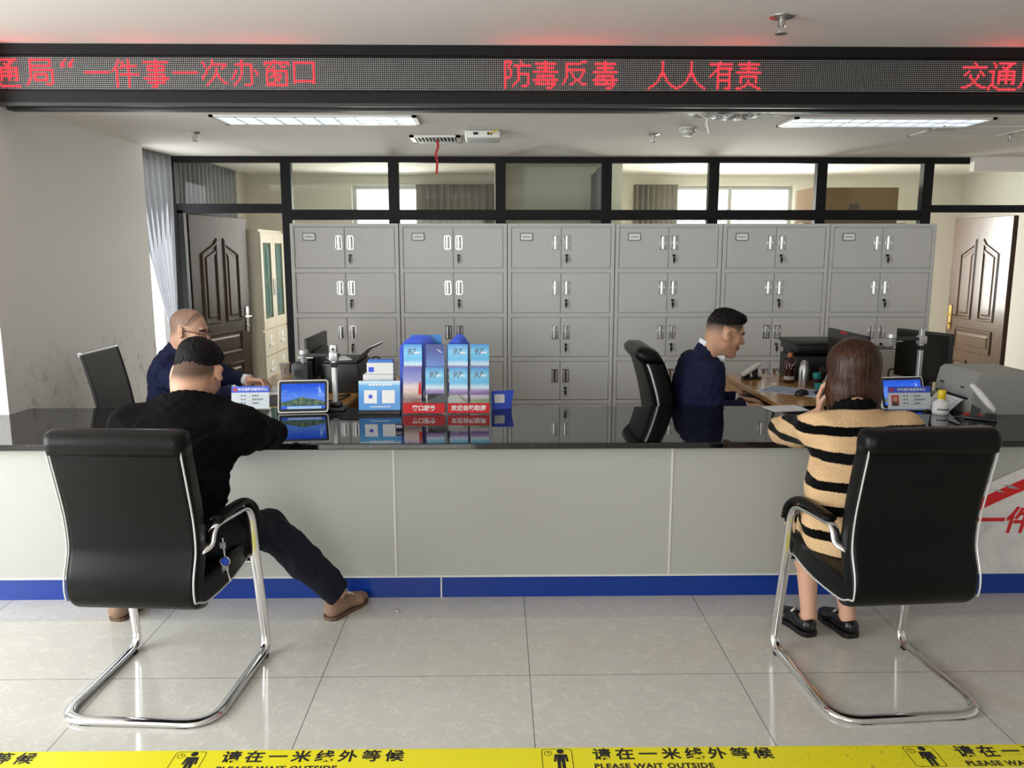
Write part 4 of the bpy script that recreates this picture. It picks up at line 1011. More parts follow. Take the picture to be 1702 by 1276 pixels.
def leaflet(x, y, z, mat, lab, tilt=-6, rz=0, ttl=True, h=0.205, wd=0.098):
    o = thing('leaflet', lab, 'leaflet', (-0.28+x, 4.20+y, ZC+z), math.radians(rz), 'printed leaflets in the acrylic rack')
    b = obj('folded_sheet', bx(-wd/2, wd/2, 0, 0.004, 0, h), mat, o); b.rotation_euler = (math.radians(tilt), 0, 0)
    if ttl:
        k = obj('title_lettering', text_bm('97', 0.047, 0.0004, 0.0004, shear=0.3, m4=T((-0.012, -0.0003, 0.163)) @ RX90), 'ink_grey', b)
        k = obj('title_swash', bx(0.004, 0.036, -0.0003, 0, 0.156, 0.164), 'ink_white', b)
    return o
colx = (-0.182, -0.062, 0.064, 0.178)
lab_l = ['dusk-toned leaflet with a pagoda, lower left of the rack', 'sky blue leaflet, lower tier of the rack, second from left', 'sky blue leaflet, lower tier of the rack, third from left', 'sky blue leaflet, lower tier of the rack, rightmost']
lab_u = ['sky blue leaflet, upper tier of the rack, leftmost', 'dark blue leaflet with a white streak, upper tier of the rack', 'sky blue leaflet leaning in the upper tier, third from left', 'sky blue leaflet, upper tier of the rack, rightmost']
for i, x in enumerate(colx):
    lf = leaflet(x, 0.022, 0.042, 'leaflet_dusk' if i == 0 else 'leaflet_sky', lab_l[i], -5, (0, 1, -1, 1)[i], i != 0)
    if i == 0:
        bm = BM(); prism(bm, [(0.03, 0.06), (0.05, 0.06), (0.046, 0.115), (0.040, 0.135), (0.034, 0.115)], 0, 0.0005, RX90); obj('printed_pagoda', bm, 'red_print', lf.children[0])
    lf = leaflet(x, 0.075, 0.16, 'leaflet_dark' if i == 1 else 'leaflet_sky', lab_u[i], -4, (0, 0, -2, 1)[i], i != 1)
    if i == 1:
        bm = BM(); prism(bm, [(0.01, 0.175), (0.035, 0.158), (0.036, 0.161), (0.012, 0.179)], 0, 0.0005, RX90); obj('printed_streak', bm, 'ink_white', lf.children[0])
for k, nm in enumerate(('nearest', 'middle', 'farthest')):
    leaflet(0.0545-0.0015*k, 0.082+0.006*k, 0.158, 'leaflet_sky', f'sky blue leaflet in the upper-tier fan beside the leaning leaflet, {nm} of three', -4, -3, False)
# lower-tier cards before the leaflets
b = BM(); box(b, -0.05, 0.05, 0, 0.002, 0, 0.10); o = tag(obj('photo_card', b, 'plastic_dark'), 'dark photo card in the lower tier of the rack, second from left', 'card'); o.location = (-0.28-0.05, 4.210, ZC+0.006); o.rotation_euler = (math.radians(-4), 0, math.radians(2))
b = BM(); prism(b, [(-0.05, 0), (0.055, 0), (0.055, 0.04), (0.0, 0.10), (-0.05, 0.085)], 0, 0.002, RX90); o = tag(obj('photo_card', b, 'plastic_pale'), 'pale folded card in the lower tier of the rack, third from left', 'card'); o.location = (-0.28+0.058, 4.212, ZC+0.006)
# blue folders fanned behind the rack, a second fan, boxes, small blue sign
def folder_fan(x, y, n, dx, wd, h, labf, grp, lean=0):
    for k in range(n):
        bm = BM(); prism(bm, [(-wd/2, 0), (wd/2, 0), (wd/2, h-0.05+0.007*k), (wd/2-0.03, h-0.008+0.007*k), (wd/2-0.06, h+0.007*k), (-wd/2+0.035, h+0.007*k), (-wd/2, h-0.04+0.007*k)], 0, 0.0035, RX90)
        o = obj('folder', bm, 'blue_plastic'); tag(o, labf % ('nearest', 'second from front', 'third from front', 'farthest')[k], 'folder', grp)
        o.location = (x + dx*k, y+0.012*k, ZC); o.rotation_euler = (math.radians(-1.0), 0, 0)
folder_fan(-0.463, 4.330, 4, 0.013, 0.15, 0.385, 'blue folder with clipped corners at the rack\'s left, %s', 'blue folders behind the rack')
folder_fan(-0.235, 4.335, 4, 0.008, 0.10, 0.39, 'small blue folder behind the rack\'s middle, %s in its fan', 'blue folders behind the rack')
o = tag(obj('brochure_box', bx(-0.085, 0.085, 0, 0.008, 0, 0.405), 'leaflet_sky'), 'pale blue printed brochure standing behind the left blue folders', 'brochure'); o.location = (-0.40, 4.39, ZC)
LB = (-0.65, 4.345, ZC)
tag(obj('storage_case', bx(-0.075, 0.08, -0.04, 0.05, 0, 0.165, 0.003), 'blue_print'), 'blue case at the bottom of the stack behind the card stand', 'case').location = LB
tag(obj('flat_box', bx(-0.085, 0.08, -0.045, 0.05, 0.166, 0.198, 0.003), 'plastic_white'), 'flat white box between the blue case and the box with a blue square', 'box').location = LB
t = thing('carton_box', 'white box with a blue square on top of the stack behind the card stand', 'box', LB)
u = obj('upper_box', bx(-0.065, 0.08, -0.035, 0.045, 0.199, 0.262, 0.004), 'plastic_white', t); obj('blue_square', bx(-0.055, -0.027, -0.036, -0.0355, 0.212, 0.238), 'blue_plastic', u)
obj('lid', bx(-0.06, 0.075, -0.03, 0.04, 0.2625, 0.275, 0.004), 'blue_print', t)
t = thing('folder_stand', 'small blue sign with a white label at the right of the leaflet rack', 'sign', (0.02, 4.335, ZC), math.radians(8))
bm = BM(); prism(bm, [(-0.06, 0), (0.045, 0), (0.065, 0.105), (-0.06, 0.100)], 0, 0.004, R(-8, 'X') @ RX90); obj('board', bm, 'blue_plastic', t)
bm = BM(); prism(bm, rrect(-0.045, 0.012, 0.035, 0.082, 0.006), 0.004, 0.0045, R(-8, 'X') @ RX90); obj('label', bm, 'paper', t)
bm = BM(); prism(bm, [(0, 0), (0.05, 0), (0.012, 0.085)], -0.004, 0.0, T((0.05, 0.004, 0)) @ Matrix(((0, 0, 1, 0), (1, 0, 0, 0), (0, 1, 0, 0), (0, 0, 0, 1)))); obj('prop', bm, 'blue_plastic', t)
t = thing('small_clip', 'tiny dark blue block with white marks near the front of the counter', 'clip', (-0.484, 3.835, ZC))
obj('block', bx(-0.019, 0.019, -0.014, 0.014, 0, 0.030, 0.004), 'blue_plastic', t)
bm = BM()
for q in range(3): box(bm, -0.012+0.009*q, -0.008+0.009*q, -0.0146, -0.014, 0.012, 0.022)
obj('printed_marks', bm, 'ink_white', t)
for o in bpy.data.objects:
    if o.name == 'block': o.data.materials[0] = plain('ink_navy', srgb(14, 22, 52), 0.4)

# ------------------------------------------------------------------ left desk things
ZD = 0.7502
t = thing('paper_cup', 'white paper cup on the left desk below the glass cabinet', 'cup', (-1.49, 5.55, ZD))
obj('cup', lathe(BM(), [(0.0, 0), (0.027, 0), (0.036, 0.10), (0.038, 0.102), (0.036, 0.104), (0.034, 0.1), (0.025, 0.006), (0, 0.006)]), 'plastic_white', t, True)
bm = BM()
for q in range(3): box(bm, 0.004, 0.016, -0.0335, -0.0325, 0.03+0.016*q, 0.04+0.016*q)
obj('printed_mark', bm, 'stone_grey', t)
def monitor(lab, locn, rz, w, h, zc, sticker=False):
    """screen faces local -y"""
    t = thing('monitor', lab, 'monitor', locn, rz, 'black desktop monitors')
    obj('casing', bx(-w/2, w/2, 0, 0.028, zc-h/2, zc+h/2, 0.006), 'plastic_black', t, True)
    obj('screen', bx(-w/2+0.014, w/2-0.014, -0.0012, 0.001, zc-h/2+0.018, zc+h/2-0.014), 'screen_off', t)
    obj('rear_hump', bx(-w*0.28, w*0.28, 0.0285, 0.062, zc-h*0.34, zc+h*0.22, 0.012), 'plastic_dark', t, True)
    b = BM(); box(b, -0.045, 0.045, 0.045, 0.065, 0.012, zc, 0.006); obj('neck', b, 'plastic_black', t)
    b = BM(); prism(b, rrect(-0.13, 0.13, -0.06, 0.095, 0.04), 0, 0.014); obj('foot', b, 'plastic_black', t)
    if sticker: obj('sticker', bx(-w*0.16, w*0.02, -0.0022, 0.0, zc+h/2-0.016, zc+h/2-0.002), 'red_print', t)
    return t
monitor('black monitor seen from behind on the left desk', (-1.20, 5.20, ZD), -PI/2, 0.56, 0.30, 0.185)
monitor('dark monitor with a red sticker on its top edge, beside the woman\'s hair', (2.175, 4.97, ZD), -PI/2, 0.56, 0.34, 0.20, True)
monitor('black monitor seen from behind under the bronze door', (2.60, 4.86, ZD), math.radians(-72), 0.42, 0.30, 0.235)
t = thing('desk_phone_unit', 'dark plastic desk unit with a slot at the left of the black printer', 'device', (-1.20, 4.86, ZD))
obj('case', bx(-0.05, 0.05, -0.06, 0.06, 0, 0.20, 0.006), 'plastic_dark', t, True); obj('slot', bx(-0.03, 0.02, -0.0605, -0.058, 0.12, 0.165), 'plastic_black', t)
t = thing('black_printer', 'black inkjet printer with paper standing in its raised tray on the left desk', 'printer', (-0.955, 5.06, ZD), math.radians(-4))
obj('body', bx(-0.13, 0.10, -0.15, 0.2, 0, 0.185, 0.012), 'plastic_black', t, True)
obj('lid', bx(-0.12, 0.085, -0.14, 0.19, 0.1855, 0.198, 0.006), 'plastic_dark', t, True)
bm = BM(); sweep(bm, smoothpath([(0.06, 0, 0.15), (0.10, 0, 0.22), (0.15, 0, 0.265), (0.20, 0, 0.285)], 5), [(-0.12, -0.003), (0.12, -0.003), (0.12, 0.003), (-0.12, 0.003)], (0, 1, 0)); obj('paper_tray', bm, 'plastic_black', t)
bm = BM(); sweep(bm, smoothpath([(0.11, 0, 0.236), (0.15, 0, 0.274), (0.20, 0, 0.296), (0.245, 0, 0.318)], 5), [(-0.10, -0.001), (0.10, -0.001), (0.10, 0.001), (-0.10, 0.001)], (0, 1, 0)); tag(obj('paper_sheet', bm, 'paper', t), 'white sheet in the raised tray')
o = tag(obj('loose_papers', bx(-0.08, 0.05, -0.10, 0.10, 0, 0.003), 'paper'), 'white sheets lying on top of the left black printer', 'paper'); o.location = (-1.0, 5.05, ZD+0.1985); o.rotation_euler = (0, 0, 0.4)
bm = BM(); tube(bm, smoothpath([(-0.93, 5.28, 0.80), (-0.82, 5.25, 0.93), (-0.74, 5.22, 0.88), (-0.715, 5.2, 0.78), (-0.73, 5.25, 0.752)], 8), 0.005); tag(obj('cable', bm, 'rubber'), 'black cable looping down beside the left printer', 'cable')
bm = BM(); tube(bm, smoothpath([(-0.98, 4.74, 0.757), (-0.91, 4.78, 0.765), (-0.93, 4.70, 0.77), (-0.89, 4.74, 0.772), (-0.93, 4.66, 0.758), (-1.0, 4.60, 0.757)], 8), 0.005); tag(obj('cable', bm, 'rubber'), 'black cable bundle lying on the left desk behind the card stand', 'cable')
o = tag(obj('document', bx(-0.15, 0.15, -0.105, 0.105, 0, 0.012), 'paper'), 'white document pile on the left desk under the fist', 'paper'); o.location = (-1.40, 4.97, ZD)
o = tag(obj('clipboard', bx(-0.10, 0.12, -0.16, 0.16, 0, 0.006), 'plastic_dark'), 'dark flat folder on the left desk beside the tablet', 'folder'); o.location = (-1.28, 4.66, ZD)

# ------------------------------------------------------------------ right desk things
def stapler(lab, locn, rz, lift=1.0):
    t = thing('stapler', lab, 'stapler', locn, rz, 'white and black staplers')
    obj('base', bx(-0.075, 0.075, -0.02, 0.02, 0, 0.016, 0.006), 'plastic_black', t, True)
    b = BM(); box(b, -0.07, -0.02, -0.015, 0.015, 0.014, 0.04, 0.004); obj('hinge', b, 'plastic_black', t)
    b = BM(); secs = [(V((0, 0, 0)), 0.010, 0.010, V((0, 0, 1)), 0.008)]
    bm = BM(); pts = [(-0.078, 0.032, 0.012), (-0.04, 0.050, 0.018), (0.02, 0.082, 0.019), (0.06, 0.102, 0.014), (0.075, 0.106, 0.006)]
    rings = []
    for x, z, r in [(a*(1.3-0.3*lift), b*lift, c) for a, b, c in pts]: rings.append([bm.verts.new((x - 0.45*v, u*1.15, z + 0.9*v)) for u, v in ellprof(2*0.018, 2*r, 12)])
    for a, c in zip(rings, rings[1:]):
        for i in range(12): bm.faces.new((a[i], a[(i+1) % 12], c[(i+1) % 12], c[i]))
    bm.faces.new(rings[0][::-1]); bm.faces.new(rings[-1]); obj('arm', bm, 'plastic_white', t, 'all')
    b = BM(); prism(b, [(0.015, 0.016), (0.05, 0.016), (0.045, 0.078), (0.0, 0.055)], -0.006, 0.006, RX90); obj('spring_block', b, 'plastic_dark', t)
stapler('white-topped stapler on the far left corner of the right desk', (1.735, 5.42, ZD), math.radians(20))
stapler('white-topped stapler leaning open beside the red scissors', (2.475, 4.0, ZC), math.radians(140), 1.7)
t = thing('tea_bottle', 'dark tea bottle with an orange cap on the right desk', 'bottle', (1.94, 5.27, ZD))
obj('bottle', lathe(BM(), [(0, 0), (0.032, 0.002), (0.034, 0.01), (0.034, 0.05), (0.031, 0.07), (0.034, 0.085), (0.034, 0.125), (0.028, 0.145), (0.014, 0.165), (0.0135, 0.178), (0, 0.178)]), 'tea', t, True)
obj('cap', lathe(BM(), [(0.0, 0.176), (0.0155, 0.176), (0.0155, 0.198), (0.013, 0.2), (0, 0.2)]), 'orange_plastic', t, True)
obj('label_band', lathe(BM(), [(0.0342, 0.022), (0.0348, 0.022), (0.0348, 0.046), (0.0342, 0.046)]), 'plastic_pale', t, True)
bm = BM(); rnd = random.Random(5)
for q in range(10):
    a = -PI/2 + rnd.uniform(-0.9, 0.9); z = rnd.uniform(0.09, 0.135); box(bm, -0.002, 0.002, -0.0005, 0.0005, -0.004, 0.004, m4=T((0.0345*math.cos(a), 0.0345*math.sin(a), z)) @ Matrix.Rotation(a+PI/2, 4, 'Z'))
obj('printed_marks', bm, 'ink_white', t)
t = thing('thermos', 'brushed steel thermos flask next to the tea bottle', 'flask', (1.99, 5.14, ZD))
obj('flask', lathe(BM(), [(0, 0), (0.034, 0), (0.035, 0.004), (0.035, 0.115), (0.026, 0.138), (0.025, 0.142), (0, 0.142)]), 'steel', t, True)
obj('cap', lathe(BM(), [(0, 0.141), (0.027, 0.141), (0.027, 0.152), (0.018, 0.158), (0.018, 0.168), (0, 0.17)]), 'steel', t, True)
t = thing('glass_mug', 'brown glass mug with a teal lid beside the steel thermos', 'mug', (2.055, 5.09, ZD))
obj('mug', lathe(BM(), [(0, 0), (0.032, 0.002), (0.034, 0.05), (0.032, 0.052), (0, 0.05)]), 'tea', t, True)
obj('lid', lathe(BM(), [(0, 0.055), (0.024, 0.055), (0.027, 0.088), (0.025, 0.092), (0, 0.092)]), 'teal_plastic', t, True)
obj('glass_wall', lathe(BM(), [(0.0325, 0.05), (0.034, 0.07), (0.033, 0.07), (0.0315, 0.05)]), 'acrylic', t, True)
bm = BM(); tube(bm, [(0.03, -0.005, 0.02), (0.055, -0.012, 0.055), (0.062, -0.014, 0.085)], 0.005); obj('handle', bm, 'steel', t, True)
t = thing('tissue_box', 'small teal box behind the woman\'s hair on the right desk', 'box', (2.062, 5.0, ZD)); obj('box_body', bx(-0.045, 0.045, -0.03, 0.03, 0, 0.034, 0.003), 'teal_plastic', t); obj('lid_edge', bx(-0.046, 0.046, -0.031, 0.031, 0.0342, 0.038), 'teal_plastic', t)
t = thing('multifunction_printer', 'black multifunction printer with raised output tray behind the tea bottle', 'printer', (2.20, 5.47, ZD))
obj('body', bx(-0.20, 0.22, -0.14, 0.17, 0, 0.17, 0.012), 'plastic_black', t, True)
bm = BM(); box(bm, -0.20, 0.22, -0.15, 0.17, 0.20, 0.245, 0.008); box(bm, -0.18, 0.2, 0.0, 0.16, 0.165, 0.205); obj('scanner_unit', bm, 'plastic_black', t, True)
obj('scanner_lid', bx(-0.215, 0.225, -0.16, 0.17, 0.2455, 0.27, 0.006), 'plastic_dark', t, True)
bm = BM(); box(bm, -0.10, 0.0, -0.01, 0.01, -0.006, 0.006, 0.003, m4=T((-0.18, -0.1, 0.205)) @ R(-38, 'Y')); obj('side_tray', bm, 'plastic_dark', t)
bm = BM(); prism(bm, [(-0.15, 0.02), (-0.26, 0.075), (-0.15, 0.09)], 0, 0.1, T((-0.10, -0.14, 0.03)) @ Matrix(((0, 0, 1, 0), (1, 0, 0, 0), (0, 1, 0, 0), (0, 0, 0, 1))) ); obj('front_tray', bm, 'plastic_dark', t)
o = tag(obj('form_sheet', bx(-0.20, 0.20, -0.12, 0.12, 0, 0.002), 'paper_blue'), 'printed blue-grey form lying on the right desk', 'paper'); o.location = (1.87, 4.92, ZD); o.rotation_euler = (0, 0, math.radians(-38))
o2 = obj('white_margin', bx(-0.215, 0.215, -0.13, 0.13, -0.0001, 0.0012), 'paper', o)
bm = BM()
for q in range(7): box(bm, -0.19, 0.19, -0.11+0.033*q, -0.108+0.033*q, 0.002, 0.0024)
for q in range(5): box(bm, -0.19+0.09*q, -0.188+0.09*q, -0.11, 0.09, 0.002, 0.0024)
obj('printed_lines', bm, 'ink_grey', o)
t = thing('computer_mouse', 'black computer mouse on the right desk', 'mouse', (1.85, 4.80, ZD+0.0), math.radians(30))
obj('shell', lathe(BM(), [(0, 0), (0.034, 0), (0.036, 0.008), (0.03, 0.024), (0.015, 0.034), (0, 0.036)]), 'plastic_black', t, True).scale = (1.5, 0.9, 1)
obj('wheel', bx(-0.006, 0.006, -0.003, 0.003, 0.03, 0.038), 'plastic_dark', t)
t = thing('keyboard', 'black keyboard on the right desk beside the woman', 'keyboard', (2.07, 4.645, ZD), math.radians(-75))
obj('case', bx(-0.22, 0.22, -0.075, 0.075, 0, 0.018, 0.004), 'plastic_black', t)
bm = BM()
for r in range(5):
    for c_ in range(14): box(bm, -0.21+0.03*c_, -0.184+0.03*c_, -0.068+0.027*r, -0.045+0.027*r, 0.018, 0.024)
obj('keys', bm, 'plastic_dark', t)
bm = BM(); box(bm, -0.10, 0.10, -0.075, 0.075, 0, 0.003); o = tag(obj('white_form', bm, 'paper'), 'white sheet at the back edge of the counter beside the woman', 'paper'); o.location = (1.58, 4.325, ZC); o.rotation_euler = (0, 0, math.radians(10))
bm = BM(); box(bm, -0.06, 0.06, -0.002, 0.002, 0, 0.0); bm.free()
# pale printer behind the woman's head
t = thing('pale_printer', 'pale grey printer with sloped sides behind the woman\'s hair', 'printer', (2.625, 5.36, ZD))
bm = BM(); prism(bm, [(-0.17, 0), (0.15, 0), (0.15, 0.10), (0.10, 0.20), (0.03, 0.222), (-0.17, 0.222)], -0.16, 0.16, RX90); obj('body', bm, 'plastic_pale', t)
bm = BM(); prism(bm, [(-0.02, 0.115), (0.135, 0.115), (0.095, 0.19), (0.03, 0.205)], 0.16, 0.163, RX90); obj('end_cover', bm, 'plastic_grey', t)
obj('top_slot', bx(-0.16, 0.02, -0.1, 0.1, 0.2222, 0.226), 'plastic_dark', t); obj('seam', bx(-0.165, 0.14, -0.1615, -0.16, 0.10, 0.104), 'plastic_grey', t)
# dot-matrix printer standing across the counter's back edge
t = thing('dot_matrix_printer', 'grey dot matrix printer with two dark slots at the right end of the counter', 'printer', (2.68, 4.33, ZC))
bm = BM(); prism(bm, [(-0.175, 0), (0.19, 0), (0.19, 0.20), (0.16, 0.222), (-0.125, 0.222), (-0.15, 0.205), (-0.172, 0.10)], -0.18, 0.19, RX90); obj('body', bm, 'plastic_grey', t)
for y in (-0.08, 0.12):
    bm = BM(); box(bm, -0.004, 0.004, y-0.018, y+0.018, -0.005, 0.005, m4=T((-0.163, 0, 0.13)) @ R(-13, 'Y')); obj('slot', bm, 'plastic_black', t)
bm = BM(); box(bm, -0.004, 0.004, -0.15, 0.16, -0.006, 0.006, m4=T((-0.173, 0, 0.078))); obj('paper_gap', bm, 'plastic_black', t)
bm = BM(); prism(bm, [(-0.178, 0.07), (-0.19, 0.062), (-0.25, 0.004), (-0.25, 0.0025), (-0.19, 0.059), (-0.176, 0.066)], -0.13, 0.12, RX90); ps = tag(obj('printed_sheet', bm, 'paper', t), 'white printed sheet coming out of the slot')
bm = BM()
for r in range(5):
    for q in range(9): box(bm, -0.002, 0.002, -0.0, 0.009, -0.0004, 0.0004, m4=T((-0.197-0.010*r, -0.10+0.022*q, 0.0567-0.0098*r)) @ R(-45, 'Y'))
obj('printed_lines', bm, 'ink_grey', ps)
t = thing('glue_bottle', 'clear glue bottle with a yellow cap on the counter at right', 'bottle', (2.36, 4.17, ZC))
obj('jar', lathe(BM(), [(0, 0), (0.038, 0), (0.041, 0.004), (0.041, 0.058), (0.036, 0.066), (0.020, 0.074), (0.018, 0.08), (0, 0.08)]), 'plastic_white', t, True)
bm = lathe(BM(), [(0.0412, 0.012), (0.0418, 0.012), (0.0418, 0.05), (0.0412, 0.05)]); obj('label_band', bm, 'paper', t, True)
bm = BM()
for q in range(8):
    a = -PI/2 - 0.8 + 0.22*q; box(bm, -0.003, 0.003, -0.0005, 0.0005, -0.004, 0.005, m4=T((0.0421*math.cos(a), 0.0421*math.sin(a), 0.028)) @ Matrix.Rotation(a+PI/2, 4, 'Z'))
obj('printed_marks', bm, 'ink_dark', t)
obj('cap', lathe(BM(), [(0, 0.079), (0.016, 0.079), (0.0205, 0.086), (0.021, 0.125), (0.019, 0.128), (0, 0.128)]), 'yellow_plastic', t, True)
t = thing('scissors', 'scissors with red handles lying on the counter at right', 'scissors', (2.455, 4.09, ZC), math.radians(20))
bm = BM()
for s_ in (-1, 1):
    c_ = (0.045, 0.02*s_); pts = [(c_[0]+0.032*math.cos(a*PI/8), c_[1]+0.016*math.sin(a*PI/8), 0.007) for a in range(16)]
    sweep(bm, pts, ellprof(0.011, 0.011, 8), (0, 0, 1), closed=True)
obj('handles', bm, 'red_plastic', t, 'all')
bm = BM(); prism(bm, [(0.015, 0.012), (-0.10, -0.004), (-0.10, -0.006), (0.015, -0.002)], 0.004, 0.006); prism(bm, [(0.015, -0.012), (-0.10, 0.004), (-0.10, 0.006), (0.015, 0.002)], 0.0062, 0.008); obj('blades', bm, 'steel', t)
bm = BM(); tube(bm, smoothpath([(2.42, 4.66, 0.78), (2.36, 4.75, 0.86), (2.42, 4.86, 0.90), (2.53, 4.9, 0.86), (2.56, 4.88, 0.78)], 8), 0.005); tag(obj('cable', bm, 'rubber'), 'black cable curving between the grey printers at right', 'cable')

# crumpled foil scrap on the floor
bm = BM(); bmesh.ops.create_icosphere(bm, subdivisions=2, radius=0.014); rnd = random.Random(2)
for v in bm.verts: v.co *= rnd.uniform(0.6, 1.15); v.co.z = v.co.z*0.6 + 0.008
for v in bm.verts: v.co.z = max(v.co.z, 0.0)
tag(obj('litter_scrap', bm, 'foil', None, None), 'crumpled silver scrap on the floor tiles', 'litter').location = (-0.465, 3.43, 0.0)
# ------------------------------------------------------------------ organic shapes: smooth-blended solids meshed by surface nets
class Blob:
    def __init__(s): s.p = []; s.warp = None
    def add(s, f, k=0.02, op='u'): s.p.append((f, k, op)); return s
    def cap(s, a, b, ra, rb=None, k=0.02, op='u'):
        a, b = np.array(a, float), np.array(b, float); rb = ra if rb is None else rb; ba = b-a; L2 = max(ba@ba, 1e-9)
        def f(P):
            d = P-a; t = np.clip(d@ba/L2, 0, 1); return np.linalg.norm(d - t[:, None]*ba, axis=1) - (ra+(rb-ra)*t)
        return s.add(f, k, op)
    def ecap(s, a, b, ra, rb, u, wa, wb=None, k=0.03, op='u'):
        """capsule with elliptical section: depth radius ra->rb, lateral radius along u wa->wb"""
        a, b = np.array(a, float), np.array(b, float); wb = wa if wb is None else wb; ba = b-a; L2 = max(ba@ba, 1e-9)
        u = np.array(u, float); u = u - ba*(u@ba)/L2; u = u/np.linalg.norm(u)
        def f(P):
            d = P-a; t = np.clip(d@ba/L2, 0, 1); v = d - t[:, None]*ba; vu = v@u; r = ra+(rb-ra)*t; w = wa+(wb-wa)*t
            vn2 = np.maximum((v*v).sum(1)-vu*vu, 0); q = np.sqrt((vu/w)**2 + vn2/(r*r)); return (q-1)*np.minimum(r, w)
        return s.add(f, k, op)
    def ell(s, c, r, M=None, k=0.02, op='u'):
        c = np.array(c, float); r = np.array(r, float); A = np.eye(3) if M is None else np.array(M, float)
        def f(P):
            q = (P-c)@A; k0 = np.linalg.norm(q/r, axis=1); k1 = np.linalg.norm(q/(r*r), axis=1); return k0*(k0-1)/np.maximum(k1, 1e-9)
        return s.add(f, k, op)
    def chain(s, pts, rs, k=0.015):
        for i in range(len(pts)-1): s.cap(pts[i], pts[i+1], rs[i], rs[i+1], k)
        return s
    def cut(s, c, n, k=0.004):
        """remove the half space on the n side of c"""
        c, n = np.array(c, float), np.array(n, float); n = n/np.linalg.norm(n)
        return s.add(lambda P: -((P-c)@n), k, 's')
    def ev(s, P):
        D = None
        for f, k, op in s.p:
            d = f(P)
            if D is None: D = d; continue
            if op == 'u':
                h = np.clip(0.5+0.5*(D-d)/k, 0, 1); D = D*(1-h)+d*h - k*h*(1-h)
            else:            # subtract / intersect-complement
                h = np.clip(0.5-0.5*(D+d)/k, 0, 1); D = D*(1-h)+(-d)*h + k*h*(1-h)
        if s.warp is not None: D = D + s.warp(P)
        return D
    def mesh(s, lo, hi, h):
        lo, hi = np.array(lo, float), np.array(hi, float); c = 4; H = h*c
        n = np.ceil((hi-lo)/H).astype(int); ax = [lo[i]+H*(np.arange(n[i])+0.5) for i in range(3)]
        G = np.stack(np.meshgrid(*ax, indexing='ij'), -1).reshape(-1, 3)
        d = np.concatenate([s.ev(g) for g in np.array_split(G, max(1, len(G)//200000))]).reshape(n)
        near = np.abs(d) < H*1.6
        F = np.repeat(np.repeat(np.repeat(np.where(d < 0, -1.0, 1.0), c, 0), c, 1), c, 2)
        m = np.repeat(np.repeat(np.repeat(near, c, 0), c, 1), c, 2); idx = np.argwhere(m)
        Pf = lo + h*(idx+0.5); F[m] = np.concatenate([s.ev(g) for g in np.array_split(Pf, max(1, len(Pf)//200000))])
        N0, N1, N2 = F.shape; ins = F < 0
        A = np.zeros((N0-1, N1-1, N2-1)); cnt = np.zeros(A.shape, int); S = np.zeros(A.shape+(3,))
        cor = [(i, j, k) for i in (0, 1) for j in (0, 1) for k in (0, 1)]
        sl = lambda o, F_: F_[o[0]:N0-1+o[0], o[1]:N1-1+o[1], o[2]:N2-1+o[2]]
        tot = sum(sl(o, ins).astype(int) for o in cor); act = (tot > 0) & (tot < 8)
        ai = np.argwhere(act); vals = {o: F[ai[:, 0]+o[0], ai[:, 1]+o[1], ai[:, 2]+o[2]] for o in cor}
        acc = np.zeros((len(ai), 3)); nn = np.zeros(len(ai))
        for o in cor:
            for a in range(3):
                if o[a]: continue
                q = list(o); q[a] = 1; q = tuple(q); v0, v1 = vals[o], vals[q]; x = (v0 < 0) != (v1 < 0)
                t = np.where(x, v0/np.where(np.abs(v0-v1) < 1e-12, 1, v0-v1), 0); p = np.tile(np.array(o, float), (len(ai), 1)); p[:, a] += t
                acc[x] += p[x]; nn += x
        V_ = lo + h*(ai + 0.5 + acc/np.maximum(nn, 1)[:, None])
        for _ in range(2):      # pull the vertices onto the surface
            e = h*0.35; f0 = s.ev(V_); g = np.stack([(s.ev(V_+e*np.eye(3)[a])-s.ev(V_-e*np.eye(3)[a]))/(2*e) for a in range(3)], 1)
            st = f0[:, None]*g/np.maximum((g*g).sum(1), 1e-6)[:, None]; L = np.linalg.norm(st, axis=1, keepdims=True); V_ = V_ - st*np.minimum(1, h*0.5/np.maximum(L, 1e-9))
        ID = -np.ones(act.shape, int); ID[act] = np.arange(len(ai)); faces = []
        for a in range(3):
            b, c_ = (a+1) % 3, (a+2) % 3; s0 = [slice(1, N-1) for N in (N0, N1, N2)]; s1 = list(s0); s0[a] = slice(0, (N0, N1, N2)[a]-1); s1[a] = slice(1, (N0, N1, N2)[a])
            x0, x1 = ins[tuple(s0)], ins[tuple(s1)]; e = np.argwhere(x0 != x1); fl = x0[e[:, 0], e[:, 1], e[:, 2]]
            base = e.copy(); base[:, b] += 1; base[:, c_] += 1
            def q(db, dc):
                k = base.copy(); k[:, b] -= db; k[:, c_] -= dc; return ID[k[:, 0], k[:, 1], k[:, 2]]
            Q = np.stack([q(1, 1), q(0, 1), q(0, 0), q(1, 0)], 1); Q[~fl] = Q[~fl][:, ::-1]; faces.append(Q)
        Q = np.concatenate(faces); Q = Q[(Q >= 0).all(1)]
        return V_, Q
